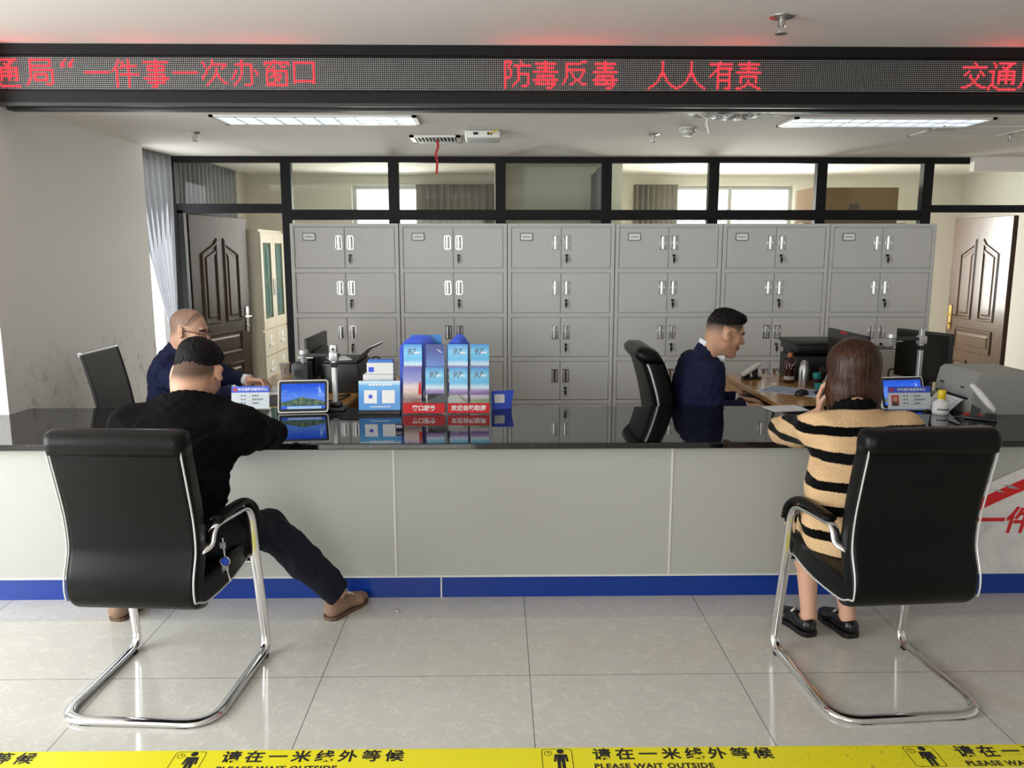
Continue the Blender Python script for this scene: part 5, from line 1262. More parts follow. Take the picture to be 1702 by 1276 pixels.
def blob_obj(name, blob, lo, hi, h, mats, parent, region=None, label=None, cropped=None):
    Vt, Q = blob.mesh(lo, hi, h); off = np.array(parent.location) if parent else np.zeros(3)
    me = bpy.data.meshes.new(name); me.vertices.add(len(Vt)); me.vertices.foreach_set('co', (Vt-off).ravel())
    me.loops.add(Q.size); me.loops.foreach_set('vertex_index', Q.ravel().astype(np.int32))
    me.polygons.add(len(Q)); me.polygons.foreach_set('loop_start', np.arange(0, Q.size, 4, dtype=np.int32))
    if region is not None: me.polygons.foreach_set('material_index', region(Vt[Q].mean(1)).astype(np.int32))
    me.polygons.foreach_set('use_smooth', np.ones(len(Q), bool)); me.update(calc_edges=True); me.validate()
    for m in (mats if isinstance(mats, (list, tuple)) else [mats]): me.materials.append(M[m])
    if cropped is not None: me.attributes.new('cropped', 'FLOAT', 'POINT').data.foreach_set('value', cropped(Vt).astype(np.float32))
    o = bpy.data.objects.new(name, me); C.objects.link(o); o.parent = parent
    if label: o['label'] = label
    return o
def folds(amp, f, seed):
    r = np.random.RandomState(seed); K = r.normal(size=(7, 3))*f; ph = r.uniform(0, 6.28, 7); a = r.uniform(0.4, 1, 7)
    def w(P):
        q = P + 0.02*np.sin(P[:, [1, 2, 0]]*f*0.7+ph[:3]); return amp*sum(a[i]*np.sin(q@K[i]+ph[i]) for i in range(7))/2.2
    return w
def frame_of(fwd, up):
    f = np.array(fwd, float); f /= np.linalg.norm(f); u = np.array(up, float); u = u - f*(u@f); u /= np.linalg.norm(u); r = np.cross(f, u)
    return np.stack([r, f, u], 1)        # columns: right, forward, up
class Head:
    """head frame: x right, y forward, z up, origin mid-head (chin -0.115, crown +0.118)"""
    def __init__(s, c, fwd, up, sc=1.0): s.c, s.A, s.s = np.array(c, float), frame_of(fwd, up), sc
    def w(s, p): return s.c + s.A@(np.array(p, float)*s.s)
    def loc(s, P): return ((P-s.c)@s.A)/s.s
    def build(s, B, fat=1.0):
        w, k = s.w, s.s
        e = lambda c, r, kk=0.02, op='u': B.ell(w(c), np.array(r)*k, s.A, kk*k, op)
        e((0, -0.014, 0.036), (0.077, 0.096, 0.084), 0.03)
        e((0, 0.022, -0.025), (0.064*fat, 0.066, 0.088), 0.035)
        e((0, -0.03, -0.02), (0.066*fat, 0.062, 0.06), 0.03)
        for x in (-1, 1):
            B.cap(w((x*0.052*fat, 0.0, -0.062)), w((x*0.018, 0.062, -0.098)), 0.018*k, 0.017*k, 0.03*k)
            e((x*0.044, 0.054, -0.018), (0.024, 0.022, 0.024), 0.02)
        e((0, 0.066, -0.096), (0.022, 0.018, 0.017), 0.02)
        B.cap(w((-0.034, 0.078, 0.026)), w((0.034, 0.078, 0.026)), 0.012*k, 0.012*k, 0.018*k)
        for x in (-1, 1): e((x*0.032, 0.097, 0.007), (0.019, 0.016, 0.011), 0.014, 's')
        B.cap(w((0, 0.083, 0.014)), w((0, 0.106, -0.022)), 0.008*k, 0.0115*k, 0.012*k)
        for x in (-1, 1): e((x*0.013, 0.094, -0.027), (0.009, 0.012, 0.008), 0.008)
        e((0, 0.086, -0.053), (0.022, 0.013, 0.007), 0.006); e((0, 0.084, -0.0645), (0.019, 0.013, 0.0075), 0.006)
        B.cap(w((-0.021, 0.098, -0.0585)), w((0.021, 0.098, -0.0585)), 0.0022*k, 0.0022*k, 0.004*k, 's')
        for x in (-1, 1): e((x*0.031, 0.076, 0.006), (0.0135, 0.0135, 0.0125), 0.003)
        for x in (-1, 1):
            Aq = s.A@np.array(Euler((0.15, 0, -x*0.5)).to_matrix())
            B.ell(w((x*(0.084 + 0.03*(fat-1)*2), -0.018, -0.004)), np.array((0.0075, 0.021, 0.033))*k, Aq, 0.006*k)
            B.ell(w((x*(0.094 + 0.06*(fat-1)), -0.008, 0.0)), np.array((0.006, 0.010, 0.016))*k, Aq, 0.006*k, 's')
    def cropped(s, P, line, width, top=0.85, front=0.05):
        """closely cropped hair: share 0..top rising over `width` above the hairline z = line[0]*y + line[1]"""
        q = s.loc(P); x, y, z = q.T; ax = np.abs(x); yy = np.minimum(y, 0.0)
        t = np.clip((z - (line[0]*yy+line[1]))/width, 0, 1); t = t*t*(3-2*t)*top
        f = np.clip((front + 0.5*np.maximum(0, z-0.03) - y)/0.018, 0, 1); ear = (ax > 0.070) & (np.abs(y+0.008) < 0.034) & (z < 0.036)
        low = np.where(y > -0.005, np.clip((z-0.012)/0.02, 0, 1), 1.0); hd = np.linalg.norm(q/np.array((0.11, 0.135, 0.15)), axis=1) < 1
        return np.where(ear | ~hd, 0, t*f*low)
    def region(s, P, mats):
        """mats: dict of role -> index; returns per-face material index"""
        q = s.loc(P); x, y, z = q.T; ax = np.abs(x); out = np.zeros(len(P), int); hd = (np.linalg.norm(q/np.array((0.1, 0.125, 0.14)), axis=1) < 1)
        if 'stubble' in mats:
            m = hd & (y < 0.062 - 0.35*np.maximum(0, 0.05-z)) & (z > 0.028 - 0.9*np.maximum(0, -0.0-y)) & (z > -0.075); m &= ~((ax > 0.068) & (np.abs(y+0.012) < 0.027) & (z < 0.036)); m &= ~((z < 0.03) & (y > -0.035)); out[m] = mats['stubble']
        if 'lips' in mats: out[hd & (y > 0.078) & (((z+0.0585)/0.0125)**2 + (x/0.024)**2 < 1)] = mats['lips']
        if 'brow' in mats: out[hd & (y > 0.055) & (ax > 0.013) & (ax < 0.052) & (np.abs(z-0.027+0.004*(ax-0.03)/0.02) < 0.0052)] = mats['brow']
        if 'eye' in mats:
            for sx in (-1, 1):
                d = q - np.array((sx*0.031, 0.076, 0.006)); r = np.linalg.norm(d/np.array((1, 1, 0.75)), axis=1); m = (r < 0.0142) & (np.abs(d[:, 2]) < 0.0055) & (d[:, 1] > 0.004); out[m] = mats['eye']
                out[m & (np.abs(d[:, 0]) < 0.0058)] = mats['brow']
        return out
def hand(B, wrist, fwd, palm_n, side, curl, sc=1.0, spread=0.1, thumb_curl=0.4):
    """five fingers rooted in a palm. fwd: towards the knuckles; palm_n: out of the palm; side: +1 thumb towards fwd x palm_n"""
    f = np.array(fwd, float); f /= np.linalg.norm(f); n = np.array(palm_n, float); n = n - f*(n@f); n /= np.linalg.norm(n); t = np.cross(f, n)*side; w = np.array(wrist, float)
    q = lambda a, b, c: w + sc*(f*a + t*b + n*c)
    B.ecap(q(0.012, 0, 0), q(0.075, 0.0, 0), 0.014*sc, 0.013*sc, t, 0.030*sc, 0.039*sc, 0.012)
    B.cap(q(0.01, 0.018, 0.004), q(0.045, 0.032, 0.008), 0.015*sc, 0.012*sc, 0.012)
    L = [(0.030, 0.043, 0.027, 0.022), (0.010, 0.047, 0.030, 0.023), (-0.011, 0.044, 0.028, 0.022), (-0.030, 0.034, 0.022, 0.019)]
    for i, (b, l1, l2, l3) in enumerate(L):
        c = curl[i] if hasattr(curl, '__len__') else curl; p = q(0.082 - (0.006 if i == 3 else 0), b, 0.0); ang = 0.0; pr = 0.0092*sc*(0.9 if i == 3 else 1)
        lat = t*(b/0.03*spread)
        for j, l in enumerate((l1, l2, l3)):
            ang += c*(0.75, 1.0, 0.7)[j]; d = f*math.cos(ang) + n*math.sin(ang) + lat*(1 if j == 0 else 0.4); d /= np.linalg.norm(d); p2 = p + d*l*sc
            B.cap(p, p2, pr, pr*0.9, 0.0035); p, pr = p2, pr*0.9
    p = q(0.035, 0.036, 0.008); d = f*0.75 + t*0.6 + n*0.28
    for j, l in enumerate((0.036, 0.029)):
        d = d/np.linalg.norm(d); p2 = p + d*l*sc; B.cap(p, p2, 0.0115*sc*(1, 0.88)[j], 0.0098*sc*(1, 0.88)[j], 0.005); p = p2; d = d + (n*0.6 - t*0.5)*thumb_curl*1.4
def shoe(B, heel, toe, ankle_h=0.07, w=0.043, k=0.02):
    h, t = np.array(heel, float), np.array(toe, float); f = t-h; L = np.linalg.norm(f); f /= L; u = np.array((0, 0, 1.0)); r = np.cross(f, u)
    q = lambda a, z: h + f*a*L + u*z
    B.ecap(q(0.12, 0.045), q(0.30, 0.05), 0.034, 0.034, r, w*0.82, w*0.86, k); B.ecap(q(0.30, 0.046), q(0.70, 0.034), 0.036, 0.026, r, w*0.86, w*1.02, k); B.ecap(q(0.70, 0.034), q(0.90, 0.03), 0.026, 0.02, r, w*1.02, w*0.8, k)
    B.cut((0, 0, 0.013), (0, 0, -1), 0.003)
    return q, f, r, L
def sole_bm(heel, toe, w, z0, z1, off):
    h, t = V(heel), V(toe); f = (t-h); L = f.length; f.normalize(); r = V((f.y, -f.x, 0)); poly = []
    prof = [(-0.01, 0.0), (0.0, 0.5), (0.06, 0.8), (0.2, 0.87), (0.42, 0.84), (0.68, 1.03), (0.85, 0.92), (0.95, 0.6), (1.0, 0.0)]
    for a, b in prof: poly.append(h + f*a*L + r*b*w)
    for a, b in prof[-2:0:-1]: poly.append(h + f*a*L - r*b*w)
    bm = BM(); prism(bm, [(p.x-off[0], p.y-off[1]) for p in poly][::-1], z0, z1); return bm
# ------------------------------------------------------------------ people
A3 = lambda *v: np.array(v, float)
def person(label, base): return thing('person', label, 'person', base)

# --- man in black, bent over the counter, seen from behind -------------------
t = person('man in black seated at left, bent over the counter, seen from behind', (-1.22, 2.95, 0))
hp = Head((-1.212, 3.215, 1.128), (0.02, 0.80, -0.60), (0.03, 0.55, 0.83), 1.06)
sh_l, sh_r = A3(-1.42, 3.05, 0.945), A3(-0.985, 3.06, 0.935)
el_l, el_r = A3(-1.50, 3.40, 0.825), A3(-1.005, 3.47, 0.822); wr_l, wr_r = A3(-1.30, 3.64, 0.815), A3(-1.19, 3.66, 0.815)
hip = A3(-1.235, 2.865, 0.575); ch = A3(-1.205, 3.02, 0.90)
hl, hr = hip+A3(-0.11, 0.03, -0.01), hip+A3(0.12, 0.03, -0.01)
kn_l, kn_r = A3(-1.55, 3.27, 0.50), A3(-0.985, 3.30, 0.445); an_l, an_r = A3(-1.675, 3.40, 0.10), A3(-0.722, 3.40, 0.115)
B = Blob()
B.ecap(hip, hip+A3(0.01, 0.05, 0.15), 0.10, 0.10, (1, 0, 0), 0.15, 0.145, 0.05); B.ecap(hip+A3(0.01, 0.05, 0.15), ch, 0.10, 0.105, (1, 0, 0), 0.145, 0.17, 0.05)
B.cap(ch+A3(0, 0.05, 0.06), hp.w((0, -0.045, -0.055)), 0.075, 0.068, 0.05)
hp.build(B, 1.10); B.ell(hp.w((0, -0.058, -0.068)), (0.064, 0.038, 0.045), hp.A, 0.03)
for s_, e_, w_ in ((sh_l, el_l, wr_l), (sh_r, el_r, wr_r)): B.cap(s_, e_, 0.05, 0.042, 0.04); B.cap(e_, w_, 0.04, 0.028, 0.02)
hand(B, wr_l, (0.75, 0.65, -0.02), (0, 0, -1), 1, 0.25); hand(B, wr_r, (-0.35, 0.95, 0.0), (0, 0, -1), -1, 0.5)
for h_, k_, a_ in ((hl, kn_l, an_l), (hr, kn_r, an_r)): B.cap(h_, k_, 0.078, 0.055, 0.04); B.cap(k_, a_, 0.052, 0.036, 0.02)
def reg(P):
    o = hp.region(P, {'lips': 3, 'brow': 2, 'eye': 4}); return o
blob_obj('body', B, (-1.85, 2.6, 0.05), (-0.55, 3.9, 1.40), 0.0055, ['skin_tan', 'stubble_dark', 'brow', 'lips', 'eye_white'], t, reg, None, lambda P: hp.cropped(P, (0.75, -0.022), 0.05, 0.85))
# hair: cap over crown and back, clipped above the nape and off the face
H = Blob(); w = hp.w
H.ell(w((0, -0.016, 0.040)), np.array((0.0805, 0.0995, 0.0875))*1.06, hp.A, 0.01); H.ell(w((0, -0.03, 0.075)), np.array((0.074, 0.078, 0.056))*1.06, hp.A, 0.02); H.ell(w((0, -0.034, -0.012)), np.array((0.0755, 0.0660, 0.062))*1.06, hp.A, 0.02); H.ell(w((0, 0.02, 0.085)), np.array((0.072, 0.075, 0.05))*1.06, hp.A, 0.03)
H.cut(w((0, -0.06, -0.050)), hp.A@A3(0, 0.05, -1), 0.02); H.cut(w((0, 0.066, 0.05)), hp.A@A3(0, 1, -0.5), 0.02)
H.cut(w((0.0, -0.0, 0.040)), hp.A@A3(0, 0.8, -1), 0.02)
n1, n2 = folds(0.0012, 160, 4), folds(0.0016, 480, 5); H.warp = lambda P: n1(P)+n2(P)
blob_obj('hair', H, hp.c-0.17, hp.c+0.17, 0.0035, 'hair_black', t)
# shirt
S = Blob()
S.ecap(hip+A3(0, 0.0, -0.02), hip+A3(0.01, 0.05, 0.16), 0.135, 0.135, (1, 0, 0), 0.185, 0.182, 0.05); S.ecap(hip+A3(0.01, 0.05, 0.16), ch, 0.135, 0.13, (1, 0, 0), 0.182, 0.205, 0.06)
S.ecap(sh_l+A3(0.04, -0.0, 0.0), sh_r+A3(-0.04, 0, 0), 0.092, 0.092, (0, 0.35, 1), 0.075, 0.075, 0.07)
nk = A3(-1.195, 3.10, 1.062)
S.cap(ch+A3(0, 0.035, 0.06), nk+A3(0, 0.03, 0.0), 0.10, 0.083, 0.05)
for x_ in (-0.15, 0.15): S.cap(nk+A3(x_*0.2, -0.005, -0.03), nk+A3(x_, -0.03, -0.105), 0.07, 0.07, 0.05)
for s_, e_, w_ in ((sh_l, el_l, wr_l), (sh_r, el_r, wr_r)): S.cap(s_, s_*0.5+e_*0.5, 0.082, 0.070, 0.05); S.cap(s_*0.5+e_*0.5, e_, 0.070, 0.062, 0.03); S.cap(e_, w_, 0.060, 0.043, 0.03)
S.cut(nk, (0.02, 0.40, 1.0), 0.004)
S.cut((0, 0, 0.515), (0, 0, -1), 0.006)
f1, f2 = folds(0.006, 26, 8), folds(0.0025, 70, 9); S.warp = lambda P: f1(P*A3(1, 1, 1.6))*np.clip((1.02-P[:, 2])*4, 0.3, 1)+f2(P)
blob_obj('shirt', S, (-1.75, 2.6, 0.45), (-0.75, 3.8, 1.25), 0.008, 'black_knit', t)
K_ = Blob(); cq = nk
for i in range(16):
    a0, a1 = 2*PI*i/16, 2*PI*(i+1)/16; g = lambda a: nk + A3(0.080*math.cos(a), 0.015+0.076*math.sin(a), -0.012-0.034*math.sin(a))
    K_.cap(g(a0), g(a1), 0.0095, 0.0095, 0.008)
blob_obj('collar', K_, nk-0.15, nk+0.15, 0.004, 'black_knit', t)
# trousers
Tq = Blob(); Tq.ecap(hip+A3(0, 0.0, 0.0), hip+A3(0, 0.05, -0.02), 0.12, 0.115, (1, 0, 0), 0.175, 0.18, 0.05)
for h_, k_, a_ in ((hl, kn_l, an_l), (hr, kn_r, an_r)): Tq.cap(h_, k_, 0.097, 0.078, 0.045); Tq.cap(k_, k_*0.5+a_*0.5, 0.078, 0.074, 0.03); Tq.cap(k_*0.5+a_*0.5, a_, 0.074, 0.062, 0.03)
for a_, k_ in ((an_l, kn_l), (an_r, kn_r)):
    d = (a_-k_)/np.linalg.norm(a_-k_); Tq.add((lambda c, n: (lambda P: np.maximum(-((P-c)@n), np.linalg.norm(P-c, axis=1)-0.16)))(a_+d*0.005, d), 0.003, 's')
f1, f2 = folds(0.006, 30, 18), folds(0.003, 80, 19); Tq.warp = lambda P: f1(P)+f2(P)
blob_obj('trousers', Tq, (-1.85, 2.65, 0.0), (-0.55, 3.6, 0.75), 0.0075, 'trouser_navy', t)
for heel, toe, an in (((-1.70, 3.36, 0), (-1.66, 3.56, 0), an_l), ((-0.762, 3.355, 0), (-0.632, 3.575, 0), an_r)):
    S2 = Blob(); q, f_, r_, L = shoe(S2, heel, toe, w=0.046); S2.p.insert(-1, S2.p.pop()); 
    S3 = Blob(); S3.p = S2.p[:-1]; S3.ecap(q(0.16, 0.05), q(0.2, 0.098), 0.042, 0.042, r_, 0.038, 0.040, 0.02); S3.p.append(S2.p[-1]); S3.cut(q(0.2, 0.108), (0, 0, 1), 0.004)
    so = blob_obj('shoe', S3, np.array(heel)-A3(0.2, 0.1, 0.02), np.array(toe)+A3(0.2, 0.15, 0.16), 0.004, 'suede', t)
    obj('sole', sole_bm(heel, toe, 0.048, 0.0, 0.0155, t.location), 'sole_brown', so)
    bm = BM()
    for k in range(3):
        a = q(0.42+0.09*k, 0.088-0.009*k) - np.array(t.location); tube(bm, [V(a+r_*0.02), V(a+A3(0, 0, 0.004)), V(a-r_*0.02)], 0.0028, 6)
    a = q(0.40, 0.098) - np.array(t.location); tube(bm, [V(a+f_*0.02), V(a+r_*0.02+A3(0, 0, 0.018)), V(a+r_*0.035+A3(0, 0, 0.008))], 0.0025, 6); obj('laces', bm, 'seam_white', so)
# keys hanging from his belt over the chair's edge
kt = thing('key_ring', 'blue-tagged bunch of keys hanging at the belt of the man in black', 'keys', (-1.005, 2.80, 0.50))
bm = BM(); tube(bm, [(0, 0, 0.09), (0.004, -0.004, 0.055), (0.006, -0.004, 0.02)], 0.003, 6); box(bm, -0.010, 0.012, -0.010, -0.004, 0.052, 0.075, 0.002); obj('strap', bm, 'satin_metal', kt)
bm = BM(); sweep(bm, [(0.006+0.018*math.cos(a*PI/8), -0.006, 0.002+0.018*math.sin(a*PI/8)) for a in range(16)], ellprof(0.003, 0.003, 6), (0, 1, 0), closed=True); obj('ring', bm, 'chrome', kt, 'all')
bm = BM(); prism(bm, [(0.006+0.014*math.cos(a*PI/8), 0.002+0.014*math.sin(a*PI/8)) for a in range(16)], 0.004, 0.008, RX90); obj('tag', bm, 'blue_plastic', kt)
for k in (0, 1):
    bm = BM(); prism(bm, rrect(-0.007, 0.007, -0.034, -0.016, 0.006, 3), 0.005+0.003*k, 0.007+0.003*k, T((0.006, 0, 0)) @ R(-12+26*k, 'Y') @ RX90); box(bm, -0.0025, 0.0025, -0.007-0.003*k, -0.005-0.003*k, -0.075, -0.033, m4=T((0.006, 0, 0)) @ R(-12+26*k, 'Y')); obj('key', bm, 'steel', kt)

# --- woman in a striped knit, seen from behind ---------------------------------
t = person('woman with brown bob in a beige and black striped knit, seen from behind', (1.42, 3.0, 0))
hw = Head((1.433, 3.20, 1.130), (-0.12, 0.95, -0.22), (0.02, 0.22, 0.97), 0.90)
hip = A3(1.36, 2.93, 0.575); ch = A3(1.40, 3.06, 0.86)
sh_l, sh_r = A3(1.265, 3.10, 0.925), A3(1.60, 3.06, 0.915); el_l, el_r = A3(1.285, 3.50, 0.83), A3(1.69, 3.42, 0.83); wr_l, wr_r = A3(1.395, 3.40, 0.925), A3(1.49, 3.66, 0.81)
kn_l, kn_r = A3(1.325, 3.34, 0.46), A3(1.47, 3.36, 0.47); an_l, an_r = A3(1.327, 3.215, 0.075), A3(1.488, 3.20, 0.075)
B = Blob(); B.ecap(hip, ch, 0.09, 0.085, (1, 0, 0), 0.14, 0.13, 0.05); B.cap(ch+A3(0, 0.02, 0.08), hw.w((0, -0.03, -0.07)), 0.055, 0.047, 0.04); hw.build(B, 0.97)
for s_, e_, w_ in ((sh_l, el_l, wr_l), (sh_r, el_r, wr_r)): B.cap(s_, e_, 0.042, 0.034, 0.04); B.cap(e_, w_, 0.034, 0.023, 0.02)
hand(B, wr_l, (-0.06, 0.10, 1.0), (0.75, -0.35, 0.15), -1, (0.55, 0.5, 0.5, 0.55), 0.92, 0.1, 0.25); hand(B, wr_r, (-0.7, 0.6, 0.0), (0, 0, -1), -1, 0.5, 0.92)
for h_, k_, a_ in ((hip+A3(-0.08, 0.02, -0.01), kn_l, an_l), (hip+A3(0.09, 0.02, -0.01), kn_r, an_r)):
    B.cap(h_, k_, 0.075, 0.052, 0.04); m_ = k_*0.62+a_*0.38+A3(0, -0.022, 0); B.cap(k_, m_, 0.048, 0.047, 0.02); B.cap(m_, a_, 0.047, 0.031, 0.03); B.cap(a_, a_+A3(-0.0, 0.03, -0.03), 0.032, 0.03, 0.01)
    B.cap(a_+A3(0, 0.0, -0.03), a_+A3(-0.02, 0.12, -0.05), 0.028, 0.02, 0.02)
blob_obj('body', B, (1.1, 2.7, 0.0), (1.85, 3.85, 1.35), 0.005, ['skin_light', 'lips', 'brow', 'eye_white'], t, lambda P: hw.region(P, {'lips': 1, 'brow': 2, 'eye': 3}))
# bob: rounded helmet, longer than the chin, open at the face, blunt hem with fine strands
H = Blob(); w = hw.w
H.ell(w((0, -0.022, 0.046)), (0.093, 0.112, 0.090), hw.A, 0.01)
H.ecap(w((0, -0.022, 0.040)), w((0, -0.018, -0.075)), 0.100, 0.093, hw.A[:, 0], 0.096, 0.107, 0.03); H.ecap(w((0, -0.018, -0.075)), w((0.0, -0.010, -0.165)), 0.093, 0.084, hw.A[:, 0], 0.107, 0.103, 0.02)
H.ecap(w((0, 0.01, 0.01)), w((0, 0.03, -0.25)), 0.076, 0.066, hw.A[:, 0], 0.078, 0.078, 0.008, 's'); H.ell(w((0, 0.12, -0.02)), (0.074, 0.075, 0.13), hw.A, 0.012, 's')
H.ell((1.410, 3.09, 1.000), (0.048, 0.10, 0.052), None, 0.012, 's'); H.cut((1.44, 3.1, 0.980), (0.12, -0.05, -1), 0.004) 
# strand grooves: waviness by the angle round the head
def strands(P):
    q = hw.loc(P); a = np.arctan2(q[:, 0], -q[:, 1]+0.02); z = q[:, 2]
    return 0.0006*np.sin(46*a+3*np.sin(6*a)+8*z) + 0.0005*np.sin(97*a+1.3+14*z) + 0.003*np.sin(9*a+1)*np.clip(-z-0.08, 0, 0.1)*4
H.warp = strands
hr_ = blob_obj('hair', H, hw.c-A3(0.2, 0.2, 0.26), hw.c+A3(0.2, 0.2, 0.2), 0.004, 'hair_brown', t)
bm = BM(); rnd = random.Random(21)
for i in range(150):
    a = rnd.uniform(-1.9, 1.9); r0 = 1.0
    def hp_(z, k): return V(hw.w((0.106*k*math.sin(a), -0.016-0.096*k*math.cos(a), z)) - np.array(t.location))
    z1 = (-0.130 if abs(a) > 0.6 else -0.060)-0.03*rnd.random(); tube(bm, [hp_(0.02, 0.90), hp_(-0.06, 0.985), hp_(z1, rnd.uniform(0.94, 0.995)), hp_(z1-0.015, rnd.uniform(0.90, 0.97))], 0.0012, 4)
obj('loose_strands', bm, 'hair_brown', hr_, 'all')
# knit coat
S = Blob(); S.ecap(hip+A3(-0.0, -0.01, -0.05), hip+A3(0.01, 0.03, 0.14), 0.13, 0.125, (1, 0, 0), 0.18, 0.175, 0.05); S.ecap(hip+A3(0.01, 0.03, 0.14), ch, 0.125, 0.115, (1, 0, 0), 0.175, 0.17, 0.05)
S.ecap(sh_l+A3(0.03, 0, 0), sh_r+A3(-0.03, 0, 0), 0.078, 0.078, (0, 0.3, 1), 0.075, 0.075, 0.06); S.cap(ch+A3(0, 0.02, 0.08), hw.w((0, -0.035, -0.12)), 0.075, 0.064, 0.05)
for s_, e_, w_ in ((sh_l, el_l, wr_l), (sh_r, el_r, wr_r)): S.cap(s_, s_*0.45+e_*0.55, 0.078, 0.074, 0.05); S.cap(s_*0.45+e_*0.55, e_, 0.074, 0.066, 0.03); S.cap(e_, e_*0.25+w_*0.75, 0.064, 0.042, 0.03)
for h_, k_ in ((hip+A3(-0.08, 0.02, -0.01), kn_l), (hip+A3(0.09, 0.02, -0.01), kn_r)): S.cap(h_, k_+A3(0, -0.03, 0.0), 0.098, 0.085, 0.05)
S.cut((0, 0, 0.40), (0, 0, -1), 0.01)
f1, f2 = folds(0.0055, 24, 28), folds(0.0010, 190, 29); S.warp = lambda P: f1(P)+f2(P)
nk = hw.w((0, -0.03, -0.150)); S.cut(nk+A3(0, 0, -0.022), (-0.05, 0.25, 1.0), 0.006)
blob_obj('knit_coat', S, (1.1, 2.7, 0.36), (1.85, 3.8, 1.15), 0.007, 'striped_knit', t)
K_ = Blob()
for i in range(18):
    a0, a1 = 2*PI*i/18, 2*PI*(i+1)/18; g = lambda a: nk + A3(-0.014+0.078*math.cos(a), -0.004+0.074*math.sin(a), -0.014-0.024*math.sin(a))
    K_.ecap(g(a0), g(a1), 0.010, 0.010, (0, 0, 1), 0.028, 0.028, 0.01)
blob_obj('collar', K_, nk-0.15, nk+0.15, 0.004, 'black_knit', t)
for heel, toe, an in (((1.325, 3.165, 0), (1.262, 3.385, 0), an_l), ((1.497, 3.15, 0), (1.452, 3.375, 0), an_r)):
    S2 = Blob(); q, f_, r_, L = shoe(S2, heel, toe, w=0.042); cutp = S2.p.pop()
    S2.ecap(q(0.20, 0.075), q(0.44, 0.090), 0.030, 0.022, r_, 0.030, 0.027, 0.008, 's'); S2.p.append(cutp)
    so = blob_obj('shoe', S2, np.array(heel)-A3(0.2, 0.1, 0.02), np.array(toe)+A3(0.2, 0.12, 0.14), 0.0035, 'shoe_black', t)
    obj('sole', sole_bm(heel, toe, 0.047, 0.0, 0.022, t.location), 'shoe_black', so)
    bm = BM(); c_ = q(0.5, 0.084) - np.array(t.location); sweep(bm, [V(c_+r_*0.026+A3(0, 0, -0.014)), V(c_+A3(0, 0, 0.003)), V(c_-r_*0.026+A3(0, 0, -0.014))], ellprof(0.012, 0.004, 8), V(f_)); obj('buckle', bm, 'chrome', so, 'all')

# --- clerk at right, profile to the right -----------------------------------------
t = person('man in a navy suit seated behind the counter at right, in profile facing right', (1.22, 4.62, 0))
ho = Head((1.308, 4.60, 1.150), (0.95, 0.05, -0.27), (0.27, 0.0, 0.96), 1.10)
hip = A3(1.13, 4.70, 0.57); ch = A3(1.16, 4.66, 0.86); nkb = A3(1.215, 4.63, 1.02)
sh_n, sh_f = A3(1.205, 4.485, 0.935), A3(1.19, 4.87, 0.935)      # near (his right) and far shoulders
el_n, el_f = A3(1.225, 4.50, 0.70), A3(1.27, 4.93, 0.70); wr_n, wr_f = A3(1.44, 4.59, 0.725), A3(1.48, 4.84, 0.72)
B = Blob(); B.ecap(hip, ch, 0.095, 0.10, (0, 1, 0), 0.15, 0.165, 0.05); B.cap(ch+A3(0.02, -0.01, 0.10), ho.w((0, -0.03, -0.06)), 0.07, 0.060, 0.04); ho.build(B, 1.02)
for s_, e_, w_ in ((sh_n, el_n, wr_n), (sh_f, el_f, wr_f)): B.cap(s_, e_, 0.046, 0.04, 0.04); B.cap(e_, w_, 0.038, 0.026, 0.02)
hand(B, wr_n+A3(0.01, 0, 0.0), (1, 0.15, -0.05), (0, 0, -1), -1, (0.35, 0.35, 0.38, 0.42), 1.0); hand(B, wr_f, (1, -0.3, -0.05), (0, 0, -1), 1, 0.35, 1.0)
for y in (-0.09, 0.09): B.cap(hip+A3(0.02, y, -0.01), hip+A3(0.40, y*1.3, -0.06), 0.075, 0.055, 0.04); B.cap(hip+A3(0.40, y*1.3, -0.06), hip+A3(0.36, y*1.3, -0.48), 0.052, 0.036, 0.02)
def reg(P):
    return ho.region(P, {'lips': 3, 'brow': 2, 'eye': 4})
blob_obj('body', B, (0.95, 4.3, 0.05), (1.75, 5.1, 1.36), 0.0045, ['skin_brown', 'stubble', 'brow', 'lips', 'eye_white'], t, reg, None, lambda P: ho.cropped(P, (0.25, -0.020), 0.085, 0.95, 0.058))
H = Blob(); w = ho.w
H.ell(w((0, -0.0135, 0.038)), np.array((0.0780, 0.0968, 0.0850))*1.1, ho.A, 0.01); H.ell(w((0, -0.008, 0.078)), np.array((0.068, 0.090, 0.054))*1.1, ho.A, 0.006); H.ell(w((0, 0.044, 0.094)), np.array((0.052, 0.044, 0.030))*1.1, ho.A, 0.008)
H.cut(w((0, -0.0, 0.053)), ho.A@A3(0, 0.26, -1), 0.004); H.cut(w((0, 0.086, 0.07)), ho.A@A3(0, 1, -0.35), 0.006)
n1, n2 = folds(0.0018, 190, 34), folds(0.0016, 500, 35); H.warp = lambda P: n1(P)+n2(P)
blob_obj('hair', H, ho.c-0.17, ho.c+0.17, 0.0035, 'hair_black', t)
S = Blob(); S.ecap(hip, ch, 0.125, 0.13, (0, 1, 0), 0.185, 0.20, 0.05); S.ecap(sh_n+A3(0, 0.04, 0), sh_f+A3(0, -0.04, 0), 0.085, 0.085, (0.3, 0, 1), 0.078, 0.078, 0.07); S.cap(ch+A3(0.02, -0.01, 0.07), nkb+A3(0.0, 0, 0.01), 0.105, 0.076, 0.05)
S.ecap(ch+A3(0.05, -0.02, 0.02), hip+A3(0.11, -0.03, 0.16), 0.09, 0.10, (0, 1, 0), 0.14, 0.15, 0.05)
for s_, e_, w_ in ((sh_n, el_n, wr_n), (sh_f, el_f, wr_f)): S.cap(s_, e_, 0.076, 0.064, 0.04); S.cap(e_, w_, 0.060, 0.043, 0.03)
